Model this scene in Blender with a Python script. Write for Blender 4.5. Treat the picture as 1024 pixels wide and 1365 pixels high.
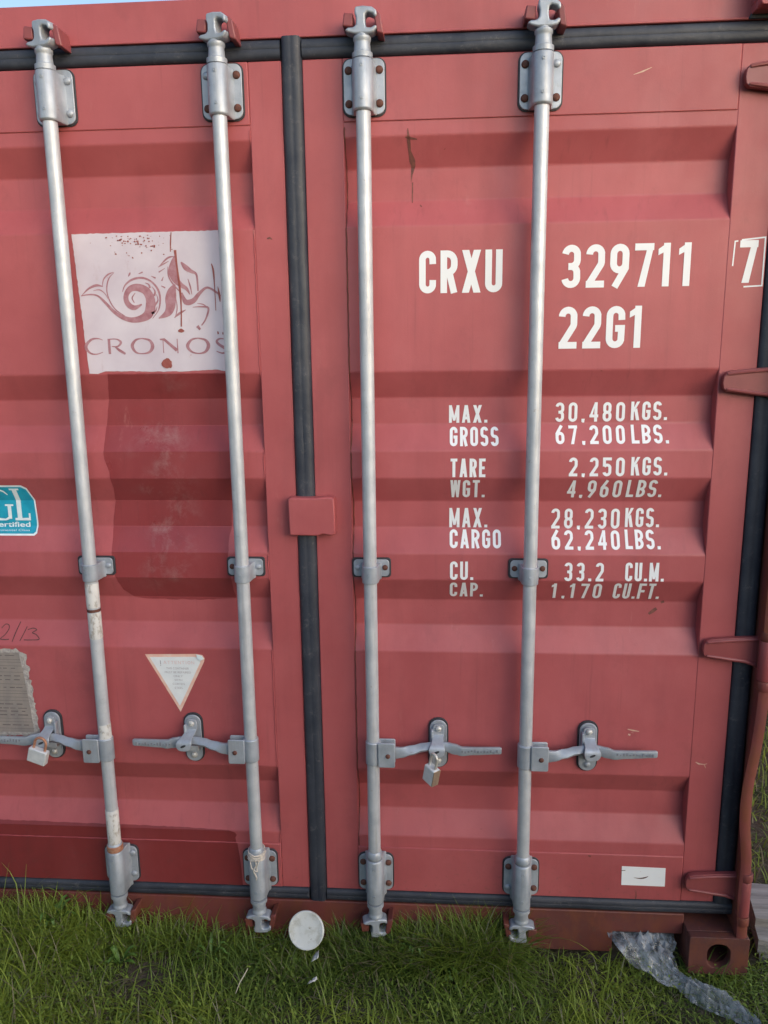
import bpy, bmesh, math, random
from mathutils import Vector, Matrix, noise
for o in list(bpy.data.objects): bpy.data.objects.remove(o)
SC = bpy.context.scene
COL = SC.collection
R = math.radians
# ---------------------------------------------------------------- camera
cam = bpy.data.cameras.new('camera'); camo = bpy.data.objects.new('camera', cam); COL.objects.link(camo)
PITCH, YAW, ROLL = .205526, .0714477, -.0121772
def camvec(x, up, y):
    c, s = math.cos(ROLL), math.sin(ROLL); x, up = c*x-s*up, s*x+c*up
    c, s = math.cos(PITCH), math.sin(PITCH); y, z = c*y+s*up, -s*y+c*up
    c, s = math.cos(YAW), math.sin(YAW); return Vector((c*x-s*y, s*x+c*y, z))
m = Matrix((camvec(1,0,0), camvec(0,1,0), -camvec(0,0,1))).transposed().to_4x4()
m.translation = (.34951, -2.02202, 1.75784)
camo.matrix_world = m
cam.sensor_fit = 'VERTICAL'; cam.sensor_height = 36; cam.lens = 27.926
cam.clip_start = .02; cam.clip_end = 2000
SC.camera = camo
# ---------------------------------------------------------------- sky, sun, exposure
SUN_EL, SUN_AZ = R(17), R(136)          # azimuth clockwise from +Y: the sun stands to the right, in front of the doors
w = bpy.data.worlds.new('World'); SC.world = w; w.use_nodes = True
nt = w.node_tree; nt.nodes.clear()
sky = nt.nodes.new('ShaderNodeTexSky'); sky.sky_type = 'NISHITA'; sky.sun_disc = False
sky.sun_elevation = SUN_EL; sky.sun_rotation = SUN_AZ; sky.dust_density = 1.5; sky.air_density = 1.0
bg = nt.nodes.new('ShaderNodeBackground'); bg.inputs[1].default_value = .15
out = nt.nodes.new('ShaderNodeOutputWorld')
nt.links.new(sky.outputs[0], bg.inputs[0]); nt.links.new(bg.outputs[0], out.inputs[0])
sl = bpy.data.lights.new('sun', 'SUN'); sl.energy = 1.15; sl.angle = R(75); sl.color = (1, .985, .96)
so = bpy.data.objects.new('sun', sl); COL.objects.link(so)
sd = Vector((math.sin(SUN_AZ)*math.cos(SUN_EL), math.cos(SUN_AZ)*math.cos(SUN_EL), math.sin(SUN_EL)))
so.rotation_euler = sd.to_track_quat('Z', 'Y').to_euler(); so.location = (6, -6, 8)
SC.view_settings.view_transform = 'Standard'; SC.view_settings.look = 'None'
SC.view_settings.exposure = 0.72; SC.view_settings.gamma = 1
TEXT=[
('CRXU', 0.298, 0.5, 1.884, 1.984),
('329711', 0.642, 0.955, 1.891, 1.991),
('22G1', 0.639, 0.847, 1.747, 1.847),
('7', 1.057, 1.099, 1.896, 1.993),
('MAX.', 0.373, 0.471, 1.563, 1.608),
('30,480', 0.643, 0.817, 1.564, 1.613),
('KGS.', 0.832, 0.922, 1.567, 1.614),
('GROSS', 0.375, 0.499, 1.506, 1.553),
('67,200', 0.643, 0.816, 1.51, 1.555),
('LBS.', 0.832, 0.924, 1.511, 1.556),
('TARE', 0.377, 0.466, 1.427, 1.475),
('2,250', 0.676, 0.815, 1.429, 1.477),
('KGS.', 0.831, 0.921, 1.431, 1.478),
('WGT.', 0.377, 0.466, 1.369, 1.419),
('4,960', 0.677, 0.814, 1.369, 1.418),
('LBS.', 0.827, 0.917, 1.37, 1.419),
('MAX.', 0.375, 0.475, 1.287, 1.339),
('28,230', 0.641, 0.817, 1.285, 1.338),
('KGS.', 0.831, 0.918, 1.289, 1.34),
('CARGO', 0.376, 0.51, 1.237, 1.282),
('62,240', 0.641, 0.816, 1.235, 1.281),
('LBS.', 0.83, 0.919, 1.237, 1.283),
('CU.', 0.377, 0.438, 1.153, 1.203),
('33.2', 0.674, 0.775, 1.152, 1.202),
('CU.M.', 0.83, 0.928, 1.153, 1.203),
('CAP.', 0.377, 0.465, 1.098, 1.144),
('1,170', 0.645, 0.775, 1.096, 1.144),
('CU.FT.', 0.806, 0.926, 1.096, 1.146),
]
LOGO={
'S1': [(-0.557, 1.892, 0.0023), (-0.533, 1.895, 0.0039), (-0.513, 1.891, 0.0046), (-0.495, 1.874, 0.0069), (-0.476, 1.853, 0.0085), (-0.454, 1.838, 0.0108), (-0.43, 1.831, 0.0131), (-0.406, 1.834, 0.017), (-0.387, 1.844, 0.0231), (-0.379, 1.863, 0.0254), (-0.379, 1.884, 0.0231), (-0.389, 1.902, 0.0208), (-0.408, 1.91, 0.0185), (-0.426, 1.908, 0.0154), (-0.438, 1.896, 0.0131), (-0.441, 1.881, 0.0131), (-0.434, 1.867, 0.0139), (-0.42, 1.861, 0.0116), (-0.401, 1.869, 0.0031)],
'S2': [(-0.467, 1.947, 0.0012), (-0.482, 1.932, 0.0031), (-0.489, 1.906, 0.0031), (-0.484, 1.88, 0.0031), (-0.47, 1.857, 0.0031), (-0.447, 1.841, 0.0019)],
'S3': [(-0.555, 1.893, 0.0012), (-0.536, 1.909, 0.0046), (-0.515, 1.917, 0.0062), (-0.498, 1.914, 0.0015)],
'S3b': [(-0.5, 1.913, 0.0012), (-0.495, 1.931, 0.0031), (-0.482, 1.943, 0.0039), (-0.468, 1.948, 0.0012)],
'S3c': [(-0.524, 1.904, 0.0012), (-0.508, 1.906, 0.0031), (-0.495, 1.897, 0.0023), (-0.488, 1.884, 0.0012)],
'S4': [(-0.449, 1.9, 0.0015), (-0.44, 1.917, 0.0039), (-0.42, 1.93, 0.0054), (-0.394, 1.933, 0.0054), (-0.372, 1.923, 0.0046), (-0.357, 1.904, 0.0054), (-0.353, 1.881, 0.0046), (-0.359, 1.855, 0.0031), (-0.376, 1.834, 0.0012)],
'S4b': [(-0.416, 1.897, 0.0015), (-0.425, 1.885, 0.0035), (-0.42, 1.873, 0.0023)],
'sp1': [(-0.389, 1.921, 0.0012), (-0.38, 1.917, 0.0039), (-0.377, 1.908, 0.0062)],
'sp2': [(-0.372, 1.912, 0.0012), (-0.365, 1.9, 0.0039), (-0.368, 1.889, 0.0062)],
'sp3': [(-0.362, 1.893, 0.0012), (-0.359, 1.878, 0.0031), (-0.368, 1.867, 0.0062)],
'sp4': [(-0.362, 1.863, 0.0012), (-0.367, 1.852, 0.0039), (-0.377, 1.846, 0.0062)],
'd1': [(-0.431, 1.937, 0.0015), (-0.427, 1.943, 0.0046), (-0.425, 1.947, 0.0015)],
'd2': [(-0.404, 1.943, 0.0015), (-0.393, 1.947, 0.0039)],
'd3': [(-0.372, 1.937, 0.0015), (-0.361, 1.932, 0.0039)],
'd4': [(-0.346, 1.925, 0.0039), (-0.341, 1.935, 0.0015)],
'd5': [(-0.348, 1.913, 0.0023), (-0.338, 1.908, 0.0039)],
'N1': [(-0.308, 1.984, 0.0054), (-0.313, 1.966, 0.017), (-0.315, 1.946, 0.0254), (-0.31, 1.927, 0.0177), (-0.297, 1.914, 0.0116), (-0.284, 1.905, 0.0085), (-0.276, 1.891, 0.0023)],
'N2': [(-0.328, 1.959, 0.0015), (-0.328, 1.937, 0.0031), (-0.317, 1.916, 0.0039), (-0.299, 1.896, 0.0023)],
'B1': [(-0.313, 1.916, 0.0039), (-0.321, 1.9, 0.0216), (-0.326, 1.881, 0.0278), (-0.328, 1.862, 0.0239), (-0.337, 1.846, 0.017), (-0.36, 1.834, 0.0023)],
'B1b': [(-0.313, 1.885, 0.0012), (-0.311, 1.858, 0.0031), (-0.318, 1.834, 0.0012)],
'B1c': [(-0.289, 1.854, 0.0015), (-0.306, 1.845, 0.0062), (-0.32, 1.835, 0.0012)],
'M1': [(-0.312, 1.983, 0.0019), (-0.328, 1.979, 0.0046), (-0.351, 1.959, 0.0015)],
'M2': [(-0.325, 1.972, 0.0012), (-0.339, 1.965, 0.0031), (-0.353, 1.958, 0.0012)],
'M3': [(-0.336, 1.955, 0.0015), (-0.352, 1.946, 0.0031)],
'H1': [(-0.294, 1.969, 0.0039), (-0.283, 1.956, 0.0131), (-0.27, 1.947, 0.0093), (-0.257, 1.939, 0.0054), (-0.255, 1.913, 0.0046), (-0.255, 1.899, 0.0039)],
'H2': [(-0.279, 1.929, 0.0015), (-0.274, 1.91, 0.0039), (-0.271, 1.891, 0.0015)],
'K1': [(-0.297, 1.896, 0.0039), (-0.288, 1.873, 0.0131), (-0.268, 1.876, 0.0123), (-0.252, 1.893, 0.0085), (-0.231, 1.907, 0.0054), (-0.208, 1.895, 0.0054), (-0.198, 1.886, 0.0031)],
'F1': [(-0.271, 1.86, 0.0015), (-0.249, 1.861, 0.0035), (-0.231, 1.857, 0.0054), (-0.239, 1.831, 0.0039), (-0.251, 1.815, 0.0031)],
'F2': [(-0.262, 1.814, 0.0085), (-0.255, 1.805, 0.0054)],
'F1b': [(-0.259, 1.869, 0.0012), (-0.243, 1.866, 0.0031), (-0.23, 1.855, 0.0015)],
'D0': [(-0.314, 2.04, 0.0023), (-0.317, 2.017, 0.0031), (-0.319, 1.994, 0.0019)],
'D1': [(-0.307, 1.998, 0.0069), (-0.305, 1.962, 0.0046), (-0.301, 1.91, 0.0054), (-0.3, 1.866, 0.0035), (-0.303, 1.813, 0.0035)],
'D2': [(-0.312, 1.802, 0.0031), (-0.304, 1.803, 0.01), (-0.296, 1.802, 0.0023)],
'D3': [(-0.217, 1.964, 0.0023), (-0.213, 1.946, 0.0046), (-0.212, 1.909, 0.0023), (-0.212, 1.851, 0.0019)],
'D4': [(-0.204, 1.909, 0.0012), (-0.201, 1.888, 0.0054), (-0.2, 1.872, 0.0015)],
'E1': [(-0.21, 1.8, 0.0031), (-0.209, 1.793, 0.0039)],
'E2': [(-0.197, 1.798, 0.0023), (-0.197, 1.792, 0.0031)],
'Cc': [(-0.51, 1.782, 0.0015), (-0.522, 1.786, 0.0031), (-0.539, 1.784, 0.0054), (-0.553, 1.772, 0.0077), (-0.555, 1.761, 0.0077), (-0.544, 1.749, 0.0046), (-0.528, 1.747, 0.0031), (-0.512, 1.752, 0.0015)],
'R1': [(-0.494, 1.785, 0.0069), (-0.494, 1.747, 0.0069)],
'R2': [(-0.493, 1.784, 0.0027), (-0.474, 1.784, 0.0031), (-0.463, 1.776, 0.0062), (-0.472, 1.766, 0.0039), (-0.488, 1.766, 0.0023)],
'R3': [(-0.48, 1.766, 0.0031), (-0.468, 1.756, 0.0069), (-0.453, 1.747, 0.0054)],
'O1': [(-0.408, 1.785, 0.0031), (-0.424, 1.781, 0.0054), (-0.434, 1.767, 0.0085), (-0.426, 1.751, 0.0054), (-0.409, 1.747, 0.0031), (-0.39, 1.751, 0.0062), (-0.381, 1.765, 0.0093), (-0.388, 1.78, 0.0062), (-0.408, 1.785, 0.0031)],
'N3': [(-0.353, 1.782, 0.0023), (-0.353, 1.748, 0.0023)],
'N4': [(-0.361, 1.782, 0.0031), (-0.35, 1.782, 0.0062), (-0.318, 1.754, 0.0085)],
'N5': [(-0.316, 1.783, 0.0023), (-0.316, 1.747, 0.0031)],
'O2': [(-0.262, 1.784, 0.0031), (-0.279, 1.78, 0.0054), (-0.29, 1.765, 0.0085), (-0.281, 1.751, 0.0054), (-0.263, 1.746, 0.0031), (-0.245, 1.75, 0.0062), (-0.236, 1.765, 0.0093), (-0.243, 1.779, 0.0062), (-0.262, 1.784, 0.0031)],
'S5': [(-0.189, 1.78, 0.0023), (-0.205, 1.782, 0.0039), (-0.214, 1.776, 0.0062), (-0.209, 1.768, 0.0069), (-0.194, 1.758, 0.0077), (-0.189, 1.751, 0.0069), (-0.201, 1.746, 0.0039), (-0.216, 1.751, 0.0023)],
}
# ---------------------------------------------------------------- materials
class N:
    def __init__(s, name):
        s.m = bpy.data.materials.new(name); s.m.use_nodes = True; s.t = s.m.node_tree
        s.b = s.t.nodes['Principled BSDF']
    def n(s, typ, ins=None, **kw):
        x = s.t.nodes.new('ShaderNode'+typ)
        for k, v in kw.items(): setattr(x, k, v)
        for k, v in (ins or {}).items():
            if isinstance(v, bpy.types.NodeSocket): s.t.links.new(v, x.inputs[k])
            else: x.inputs[k].default_value = v
        return x
    def pos(s, scale=(1,1,1)):
        g = s.n('NewGeometry'); mp = s.n('Mapping', {'Vector': g.outputs['Position'], 'Scale': scale}); return mp.outputs[0]
    def noise(s, sc, det=4, scale=(1,1,1), rough=.55, dist=0):
        return s.n('TexNoise', {'Vector': s.pos(scale), 'Scale': sc, 'Detail': det, 'Roughness': rough, 'Distortion': dist}).outputs[0]
    def ramp(s, f, a, b, ca=0., cb=1.):
        r = s.n('MapRange', {'Value': f, 'From Min': a, 'From Max': b, 'To Min': ca, 'To Max': cb}); r.clamp = True; return r.outputs[0]
    def mix(s, f, a, b):
        x = s.t.nodes.new('ShaderNodeMix'); x.data_type = 'RGBA'
        for i, v in ((0, f), (6, a), (7, b)):
            if isinstance(v, bpy.types.NodeSocket): s.t.links.new(v, x.inputs[i])
            else: x.inputs[i].default_value = (v if i == 0 else tuple(v)+(1,)*(4-len(v)))
        return x.outputs[2]
    def mul(s, a, b):
        return s.n('Math', {0: a, 1: b}, operation='MULTIPLY').outputs[0]
    def mx(s, a, b):
        return s.n('Math', {0: a, 1: b}, operation='MAXIMUM').outputs[0]
    def set(s, **kw):
        for k, v in kw.items():
            k = k.replace('_', ' ')
            if isinstance(v, bpy.types.NodeSocket): s.t.links.new(v, s.b.inputs[k])
            else: s.b.inputs[k].default_value = (tuple(v)+(1,) if isinstance(v, tuple) and len(v) == 3 else v)
        return s
    def bump(s, h, dist=.001, strength=1, h2=None, d2=.001):
        b = s.n('Bump', {'Height': h, 'Distance': dist, 'Strength': strength})
        if h2 is not None:
            b2 = s.n('Bump', {'Height': h2, 'Distance': d2, 'Strength': 1.0, 'Normal': b.outputs[0]}); b = b2
        s.t.links.new(b.outputs[0], s.b.inputs['Normal']); return s

def paint(name, c, c2, dirt=.35, rough=.48, spec=.5, rustlow=False, scuffs=0., wav=.0015):
    m = N(name)
    big = m.ramp(m.noise(2.3, 6, rough=.62), .40, .62)
    col = m.mix(big, c, c2)
    # chalky vertical wash marks and grime runs
    run = m.ramp(m.noise(9, 5, (1.6, 1, .16)), .52, .8, 0, dirt)
    col = m.mix(run, col, tuple(v*.62 for v in c))
    fade = m.ramp(m.noise(5, 6, (1, 1, .5), .65), .5, .78, 0, .42)
    col = m.mix(fade, col, tuple(min(1, v*1.15+.03) for v in c))
    st = m.mul(m.ramp(m.noise(26, 5, (2.2, 1, .07), .6), .58, .74, 0, .5), m.ramp(m.noise(3.1, 3), .42, .6))
    col = m.mix(st, col, tuple(v*.5+.012 for v in c))
    pl_ = m.mul(m.ramp(m.noise(21, 7, (1.6, 1, .35), .78), .60, .70, 0, .4), m.ramp(m.noise(2.7, 3), .5, .66))
    col = m.mix(pl_, col, (.46, .20, .19))
    # small dark specks and chips
    sp = m.ramp(m.noise(120, 3), .74, .78, 0, .55)
    sp = m.mul(sp, m.ramp(m.noise(4, 3), .5, .62))
    col = m.mix(sp, col, (.09, .035, .025))
    ch = m.ramp(m.noise(46, 4, (1, 1, .8), .7), .735, .76, 0, .8)
    col = m.mix(ch, col, (.16, .05, .03))
    bl = m.ramp(m.noise(6.5, 6, (1, 1, .8), .72), .56, .66, 0, .28)
    col = m.mix(bl, col, tuple(v*.6+.006 for v in c))
    gp = m.n('NewGeometry'); zs = m.n('SeparateXYZ', {0: gp.outputs['Position']}).outputs[2]
    mud = m.mul(m.ramp(m.noise(70, 6, rough=.8), .56, .66), m.ramp(zs, .12, .42, .6, 0))
    col = m.mix(mud, col, (.10, .065, .05))
    if scuffs:
        s1 = m.ramp(m.noise(16, 8, (.8, 1, .7), .82, .3), .47, .66)
        s2 = m.ramp(m.n('TexNoise', {'Vector': m.pos(), 'Scale': 4.2, 'Detail': 2.}).outputs[0], .5, .6)
        g = m.n('NewGeometry'); sx = m.n('SeparateXYZ', {0: g.outputs['Position']})
        dx = m.n('Math', {0: sx.outputs[0], 1: .39}, operation='ADD').outputs[0]
        dx = m.n('Math', {0: dx}, operation='ABSOLUTE').outputs[0]
        mk = m.mul(m.ramp(dx, .03, .12, 1, 0), m.ramp(m.noise(7, 3), .42, .58))
        col = m.mix(m.mul(m.mul(s1, mk), scuffs), col, (.38, .27, .27))
    if rustlow:
        r1 = m.ramp(m.noise(14, 7, (1, 1, .6), .7),   .46, .62, 0, .8)
        col = m.mix(r1, col, (.15, .045, .022))
        r2 = m.ramp(m.noise(35, 6, rough=.75), .6, .7, 0, .8)
        col = m.mix(r2, col, (.06, .025, .018))
    rg = m.ramp(m.noise(12, 5), .3, .7, rough-.07, rough+.1)
    m.set(Base_Color=col, Roughness=rg, Specular_IOR_Level=spec)
    m.bump(m.noise(3.5, 2), wav*2.2, 1, m.noise(260, 3), .00018)
    return m.m
RED = paint('red container paint', (.39, .090, .099), (.335, .072, .080), dirt=.45)
REDP = paint('red panel paint', (.405, .094, .105), (.345, .075, .084), dirt=.45, wav=.003)
DRED = paint('dark red repaint', (.205, .030, .034), (.17, .024, .028), dirt=.3, rough=.42)
DRED2 = paint('dark red repaint scuffed', (.265, .046, .052), (.225, .038, .044), dirt=.35, rough=.33, scuffs=.38)
SILL = paint('rusty red sill paint', (.155, .036, .034), (.10, .028, .026), dirt=.7, rough=.6, rustlow=True)
CAST = paint('rusty casting', (.105, .032, .030), (.07, .025, .024), dirt=.7, rough=.65, rustlow=True)
POST = paint('rusty post paint', (.19, .044, .042), (.13, .034, .034), dirt=.6, rough=.55, rustlow=True)
INNER = paint('shaded steel red', (.17, .03, .03), (.13, .025, .025), dirt=.5, rough=.6)
def simple(name, c, c2, sc=40, rough=.5, metal=0., bump=.0003, spec=.5, bsc=200, stretch=(1,1,1)):
    m = N(name)
    col = m.mix(m.ramp(m.noise(sc, 5, stretch), .35, .68), c, c2)
    m.set(Base_Color=col, Roughness=m.ramp(m.noise(sc*1.7, 4), .3, .7, rough-.08, rough+.1), Metallic=metal, Specular_IOR_Level=spec)
    m.bump(m.noise(bsc, 4), bump)
    return m.m
def galv(name, c, c2, rust=.5):
    m = N(name)
    col = m.mix(m.ramp(m.noise(22, 6), .35, .7), c, c2)
    col = m.mix(m.ramp(m.noise(30, 5, (2.5, 1, .12)), .50, .68, 0, .5), col, (.30, .31, .34))
    col = m.mix(m.ramp(m.noise(75, 5, rough=.7), .64, .72, 0, rust), col, (.22, .15, .11))
    m.set(Base_Color=col, Roughness=m.ramp(m.noise(50, 4), .3, .7, .36, .56), Metallic=.32)
    m.bump(m.noise(300, 4), .0003, 1, m.noise(35, 3), .0006)
    return m.m
GALV = galv('galvanised steel', (.41, .45, .515), (.28, .32, .38))
ROD = galv('galvanised rod', (.56, .585, .635), (.43, .46, .515), .45)
LEVER = galv('handle steel', (.36, .40, .46), (.26, .30, .36), .5)
RUST = simple('rusty bolt', (.13, .045, .03), (.07, .03, .025), 120, .75, bump=.0008)
RIVET = simple('bright rivet', (.66, .67, .66), (.45, .45, .44), 120, .4, .4)
PAD = simple('black pad', (.025, .027, .035), (.04, .04, .05), 60, .6)
RUB0 = simple('rubber gasket', (.028, .034, .050), (.050, .055, .072), 9, .52, bump=.0006, spec=.6, bsc=60, stretch=(1,1,.5))
RUB = N('dusty rubber')
_c = RUB.mix(RUB.ramp(RUB.noise(7, 6, rough=.65), .4, .65), (.020, .025, .040), (.042, .047, .064))
_c = RUB.mix(RUB.ramp(RUB.noise(38, 7, rough=.8), .57, .68, 0, .55), _c, (.13, .125, .13))
RUB.set(Base_Color=_c, Roughness=.55, Specular_IOR_Level=.5); RUB.bump(RUB.noise(60, 5), .0009, 1, RUB.noise(9, 3), .004); RUB = RUB.m
HINGE = paint('hinge paint', (.26, .060, .066), (.20, .048, .052), dirt=.6, rough=.45)
def white(name, c=(.80, .83, .88), chip=.7, under=(.36, .07, .065)):
    m = N(name)
    f = m.ramp(m.noise(60, 6, rough=.75), .68, .71, 0, chip)
    col = m.mix(f, m.mix(m.noise(15, 4), c, tuple(v*.9 for v in c)), under)
    m.set(Base_Color=col, Roughness=.5); return m.m
WHITE = white('white lettering paint')
DECAL = N('faded white decal')
_c = DECAL.mix(DECAL.ramp(DECAL.noise(9, 5), .3, .7), (.60, .55, .62), (.50, .44, .52))
_c = DECAL.mix(DECAL.ramp(DECAL.noise(40, 6, (1,1,.3), .7), .6, .72, 0, .5), _c, (.42, .30, .33))
_c = DECAL.mix(DECAL.ramp(DECAL.noise(26, 6, (1,1,1), .8), .66, .69, 0, .9), _c, (.36, .08, .075))
DECAL.set(Base_Color=_c, Roughness=.55); DECAL = DECAL.m
EMB = simple('maroon emblem ink', (.30, .12, .15), (.40, .22, .26), 60, .6)
DRIP = simple('rust drip', (.24, .055, .045), (.30, .09, .08), 60, .6)
BLUE = simple('cyan decal', (.01, .27, .42), (.02, .38, .55), 16, .4)
PALE = simple('pale decal ink', (.75, .82, .85), (.62, .75, .82), 60, .45)
TRI = simple('white paper decal', (.74, .77, .80), (.66, .70, .74), 30, .5)
PEACH = simple('faded orange border', (.72, .42, .34), (.72, .55, .48), 50, .55)
INK = simple('faded grey ink', (.32, .30, .34), (.45, .44, .48), 90, .6)
INKRED = simple('faded pink ink', (.62, .42, .42), (.7, .55, .55), 90, .6)
BLACKINK = simple('black marker ink', (.075, .03, .03), (.14, .045, .045), 90, .6)
PLATE = simple('weathered data plate', (.36, .31, .28), (.24, .22, .22), 22, .5, .2, stretch=(1,1,.4))
PLEDGE = simple('torn sealant', (.46, .43, .41), (.28, .25, .24), 90, .8, bump=.002)
PINK = simple('plate ink', (.12, .10, .10), (.17, .14, .14), 90, .6)
BRASS = simple('brass padlock', (.33, .25, .19), (.25, .18, .14), 60, .5, .3)
SILV = simple('pale padlock metal', (.70, .72, .75), (.58, .60, .63), 60, .38, .25)
SHK = simple('rusty shackle', (.34, .13, .07), (.45, .25, .17), 90, .55, .2)
STEEL = simple('bright shackle', (.7, .68, .64), (.5, .46, .42), 90, .35, .5)
TWINE = simple('dirty twine', (.62, .57, .52), (.45, .41, .37), 200, .85, bump=.001)
WHITEP = N('chipped white rod paint')
_f = WHITEP.ramp(WHITEP.noise(90, 6, (1,1,.5), .75), .52, .6)
WHITEP.set(Base_Color=WHITEP.mix(_f, (.60, .60, .60), (.40, .37, .34)), Roughness=.6); WHITEP.bump(_f, .0006); WHITEP = WHITEP.m
LID = N('dirty white plastic')
_c = LID.mix(LID.ramp(LID.noise(22, 6, rough=.7), .48, .66), (.60, .62, .62), (.42, .42, .38))
_c = LID.mix(LID.ramp(LID.noise(60, 6, rough=.8), .60, .68, 0, .7), _c, (.16, .14, .10))
LID.set(Base_Color=_c, Roughness=.5); LID.bump(LID.noise(60, 4), .0008); LID = LID.m
PAPER = simple('paper scrap', (.62, .62, .62), (.5, .5, .48), 60, .7)
WOOD = N('weathered grey wood')
_c = WOOD.mix(WOOD.ramp(WOOD.noise(16, 6, (.25, 3, 3), .7), .3, .7), (.36, .35, .34), (.14, .135, .13))
WOOD.set(Base_Color=_c, Roughness=.85); WOOD.bump(WOOD.noise(20, 6, (.25, 3, 3), .7), .004); WOOD = WOOD.m
FILM = N('crumpled clear film')
FILM.set(Base_Color=FILM.mix(FILM.noise(30, 5), (.30, .33, .37), (.52, .56, .62)), Roughness=.14, Alpha=FILM.ramp(FILM.noise(12, 6, (1,1,1), .6, 2.5), .38, .62, .18, .72), Specular_IOR_Level=.8)
FILM.bump(FILM.noise(11, 5, (1,1,1), .5, 2.2), .010); FILM = FILM.m
GROUND = N('soil and thatch')
_c = GROUND.mix(GROUND.ramp(GROUND.noise(3, 5), .4, .6), (.085, .068, .052), (.050, .055, .028))
_c = GROUND.mix(GROUND.ramp(GROUND.noise(60, 5), .5, .7), _c, (.13, .11, .085))
_g = GROUND.n('NewGeometry'); _s = GROUND.n('VectorMath', {0: _g.outputs['Position']}, operation='LENGTH')
_far = GROUND.ramp(_s.outputs['Value'], 2.6, 4.5)
_c = GROUND.mix(_far, _c, GROUND.mix(GROUND.noise(6, 6), (.060, .088, .026), (.10, .125, .045)))
GROUND.set(Base_Color=_c, Roughness=.95, Specular_IOR_Level=.1); GROUND.bump(GROUND.noise(40, 6), .02); GROUND = GROUND.m

# ---------------------------------------------------------------- helpers
def finish(o, bevel, seg, smooth):
    if bevel:
        b = o.modifiers.new('bevel', 'BEVEL'); b.width = bevel; b.segments = seg; b.limit_method = 'ANGLE'; b.angle_limit = R(35)
    if smooth or bevel:
        for p in o.data.polygons: p.use_smooth = True
        try:
            o.data.set_sharp_from_angle(angle=R(38))
        except Exception: pass
def obj(name, bm, mat, parent=None, bevel=0, seg=2, smooth=False, recalc=True, origin=None, label=None):
    if recalc: bmesh.ops.recalc_face_normals(bm, faces=bm.faces)
    if origin is None:
        xs = [v.co for v in bm.verts]
        lo = Vector([min(v[i] for v in xs) for i in range(3)]); hi = Vector([max(v[i] for v in xs) for i in range(3)])
        origin = (lo+hi)/2
    origin = Vector(origin)
    bmesh.ops.translate(bm, verts=bm.verts, vec=-origin)
    me = bpy.data.meshes.new(name); bm.to_mesh(me); bm.free(); me.materials.append(mat)
    o = bpy.data.objects.new(name, me); COL.objects.link(o); o.location = origin
    finish(o, bevel, seg, smooth)
    if parent is not None:
        o.parent = parent
        off = Vector((0,0,0)); p = parent
        while p is not None: off += Vector(p.location); p = p.parent
        o.location = origin-off
    if label: o['label'] = label
    return o
def tag(o, label, cat, group=None, kind=None):
    if label: o['label'] = label
    if cat: o['category'] = cat
    if group: o['group'] = group
    if kind: o['kind'] = kind
    return o
def empty(name, loc): 
    o = bpy.data.objects.new(name, None); COL.objects.link(o); o.location = loc; o.empty_display_size = .1; return o
def box(bm, x0, x1, y0, y1, z0, z1, mat=None):
    vs = [bm.verts.new((x, y, z)) for x in (x0, x1) for y in (y0, y1) for z in (z0, z1)]
    if mat: 
        for v in vs: v.co = mat @ v.co
    for f in ((0,1,3,2), (4,6,7,5), (0,4,5,1), (2,3,7,6), (0,2,6,4), (1,5,7,3)): bm.faces.new([vs[i] for i in f])
    return vs
def prism(bm, pts, y0, y1, hx=None):
    # outline in X-Z, extruded from y0 (front) to y1
    a = [bm.verts.new((x, y0, z)) for x, z in pts]; b = [bm.verts.new((x, y1, z)) for x, z in pts]
    n = len(pts); bm.faces.new(a); bm.faces.new(b[::-1])
    for i in range(n): bm.faces.new((a[i], b[i], b[(i+1)%n], a[(i+1)%n]))
def ring_prism(bm, pout, pin, y0, y1):
    # two loops with the same number of points: a plate with a hole
    n = len(pout); A = [[bm.verts.new((x, y, z)) for x, z in p] for p in (pout, pin) for y in (y0, y1)]
    of, ob, inf, ib = A
    for i in range(n):
        j = (i+1) % n
        bm.faces.new((of[i], of[j], inf[j], inf[i])); bm.faces.new((ob[i], ib[i], ib[j], ob[j]))
        bm.faces.new((of[i], ob[i], ob[j], of[j])); bm.faces.new((inf[i], inf[j], ib[j], ib[i]))
def rrect(x0, x1, z0, z1, r, n=5):
    p = []
    for cx, cz, a in ((x1-r, z1-r, 0), (x0+r, z1-r, 90), (x0+r, z0+r, 180), (x1-r, z0+r, 270)):
        for k in range(n+1):
            t = R(a+90*k/n); p.append((cx+r*math.cos(t), cz+r*math.sin(t)))
    return p
def lathe(bm, prof, c, axis='Z', n=20):
    # prof: (radius, height)
    rings = []
    for r, h in prof:
        ring = []
        for k in range(n):
            t = 2*math.pi*k/n; u, v = r*math.cos(t), r*math.sin(t)
            p = (u, v, h) if axis == 'Z' else ((u, h, v) if axis == 'Y' else (h, u, v))
            ring.append(bm.verts.new(Vector(c)+Vector(p)))
        rings.append(ring)
    for a, b in zip(rings, rings[1:]):
        for k in range(n): bm.faces.new((a[k], a[(k+1)%n], b[(k+1)%n], b[k]))
    bm.faces.new(rings[0][::-1]); bm.faces.new(rings[-1])
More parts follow.
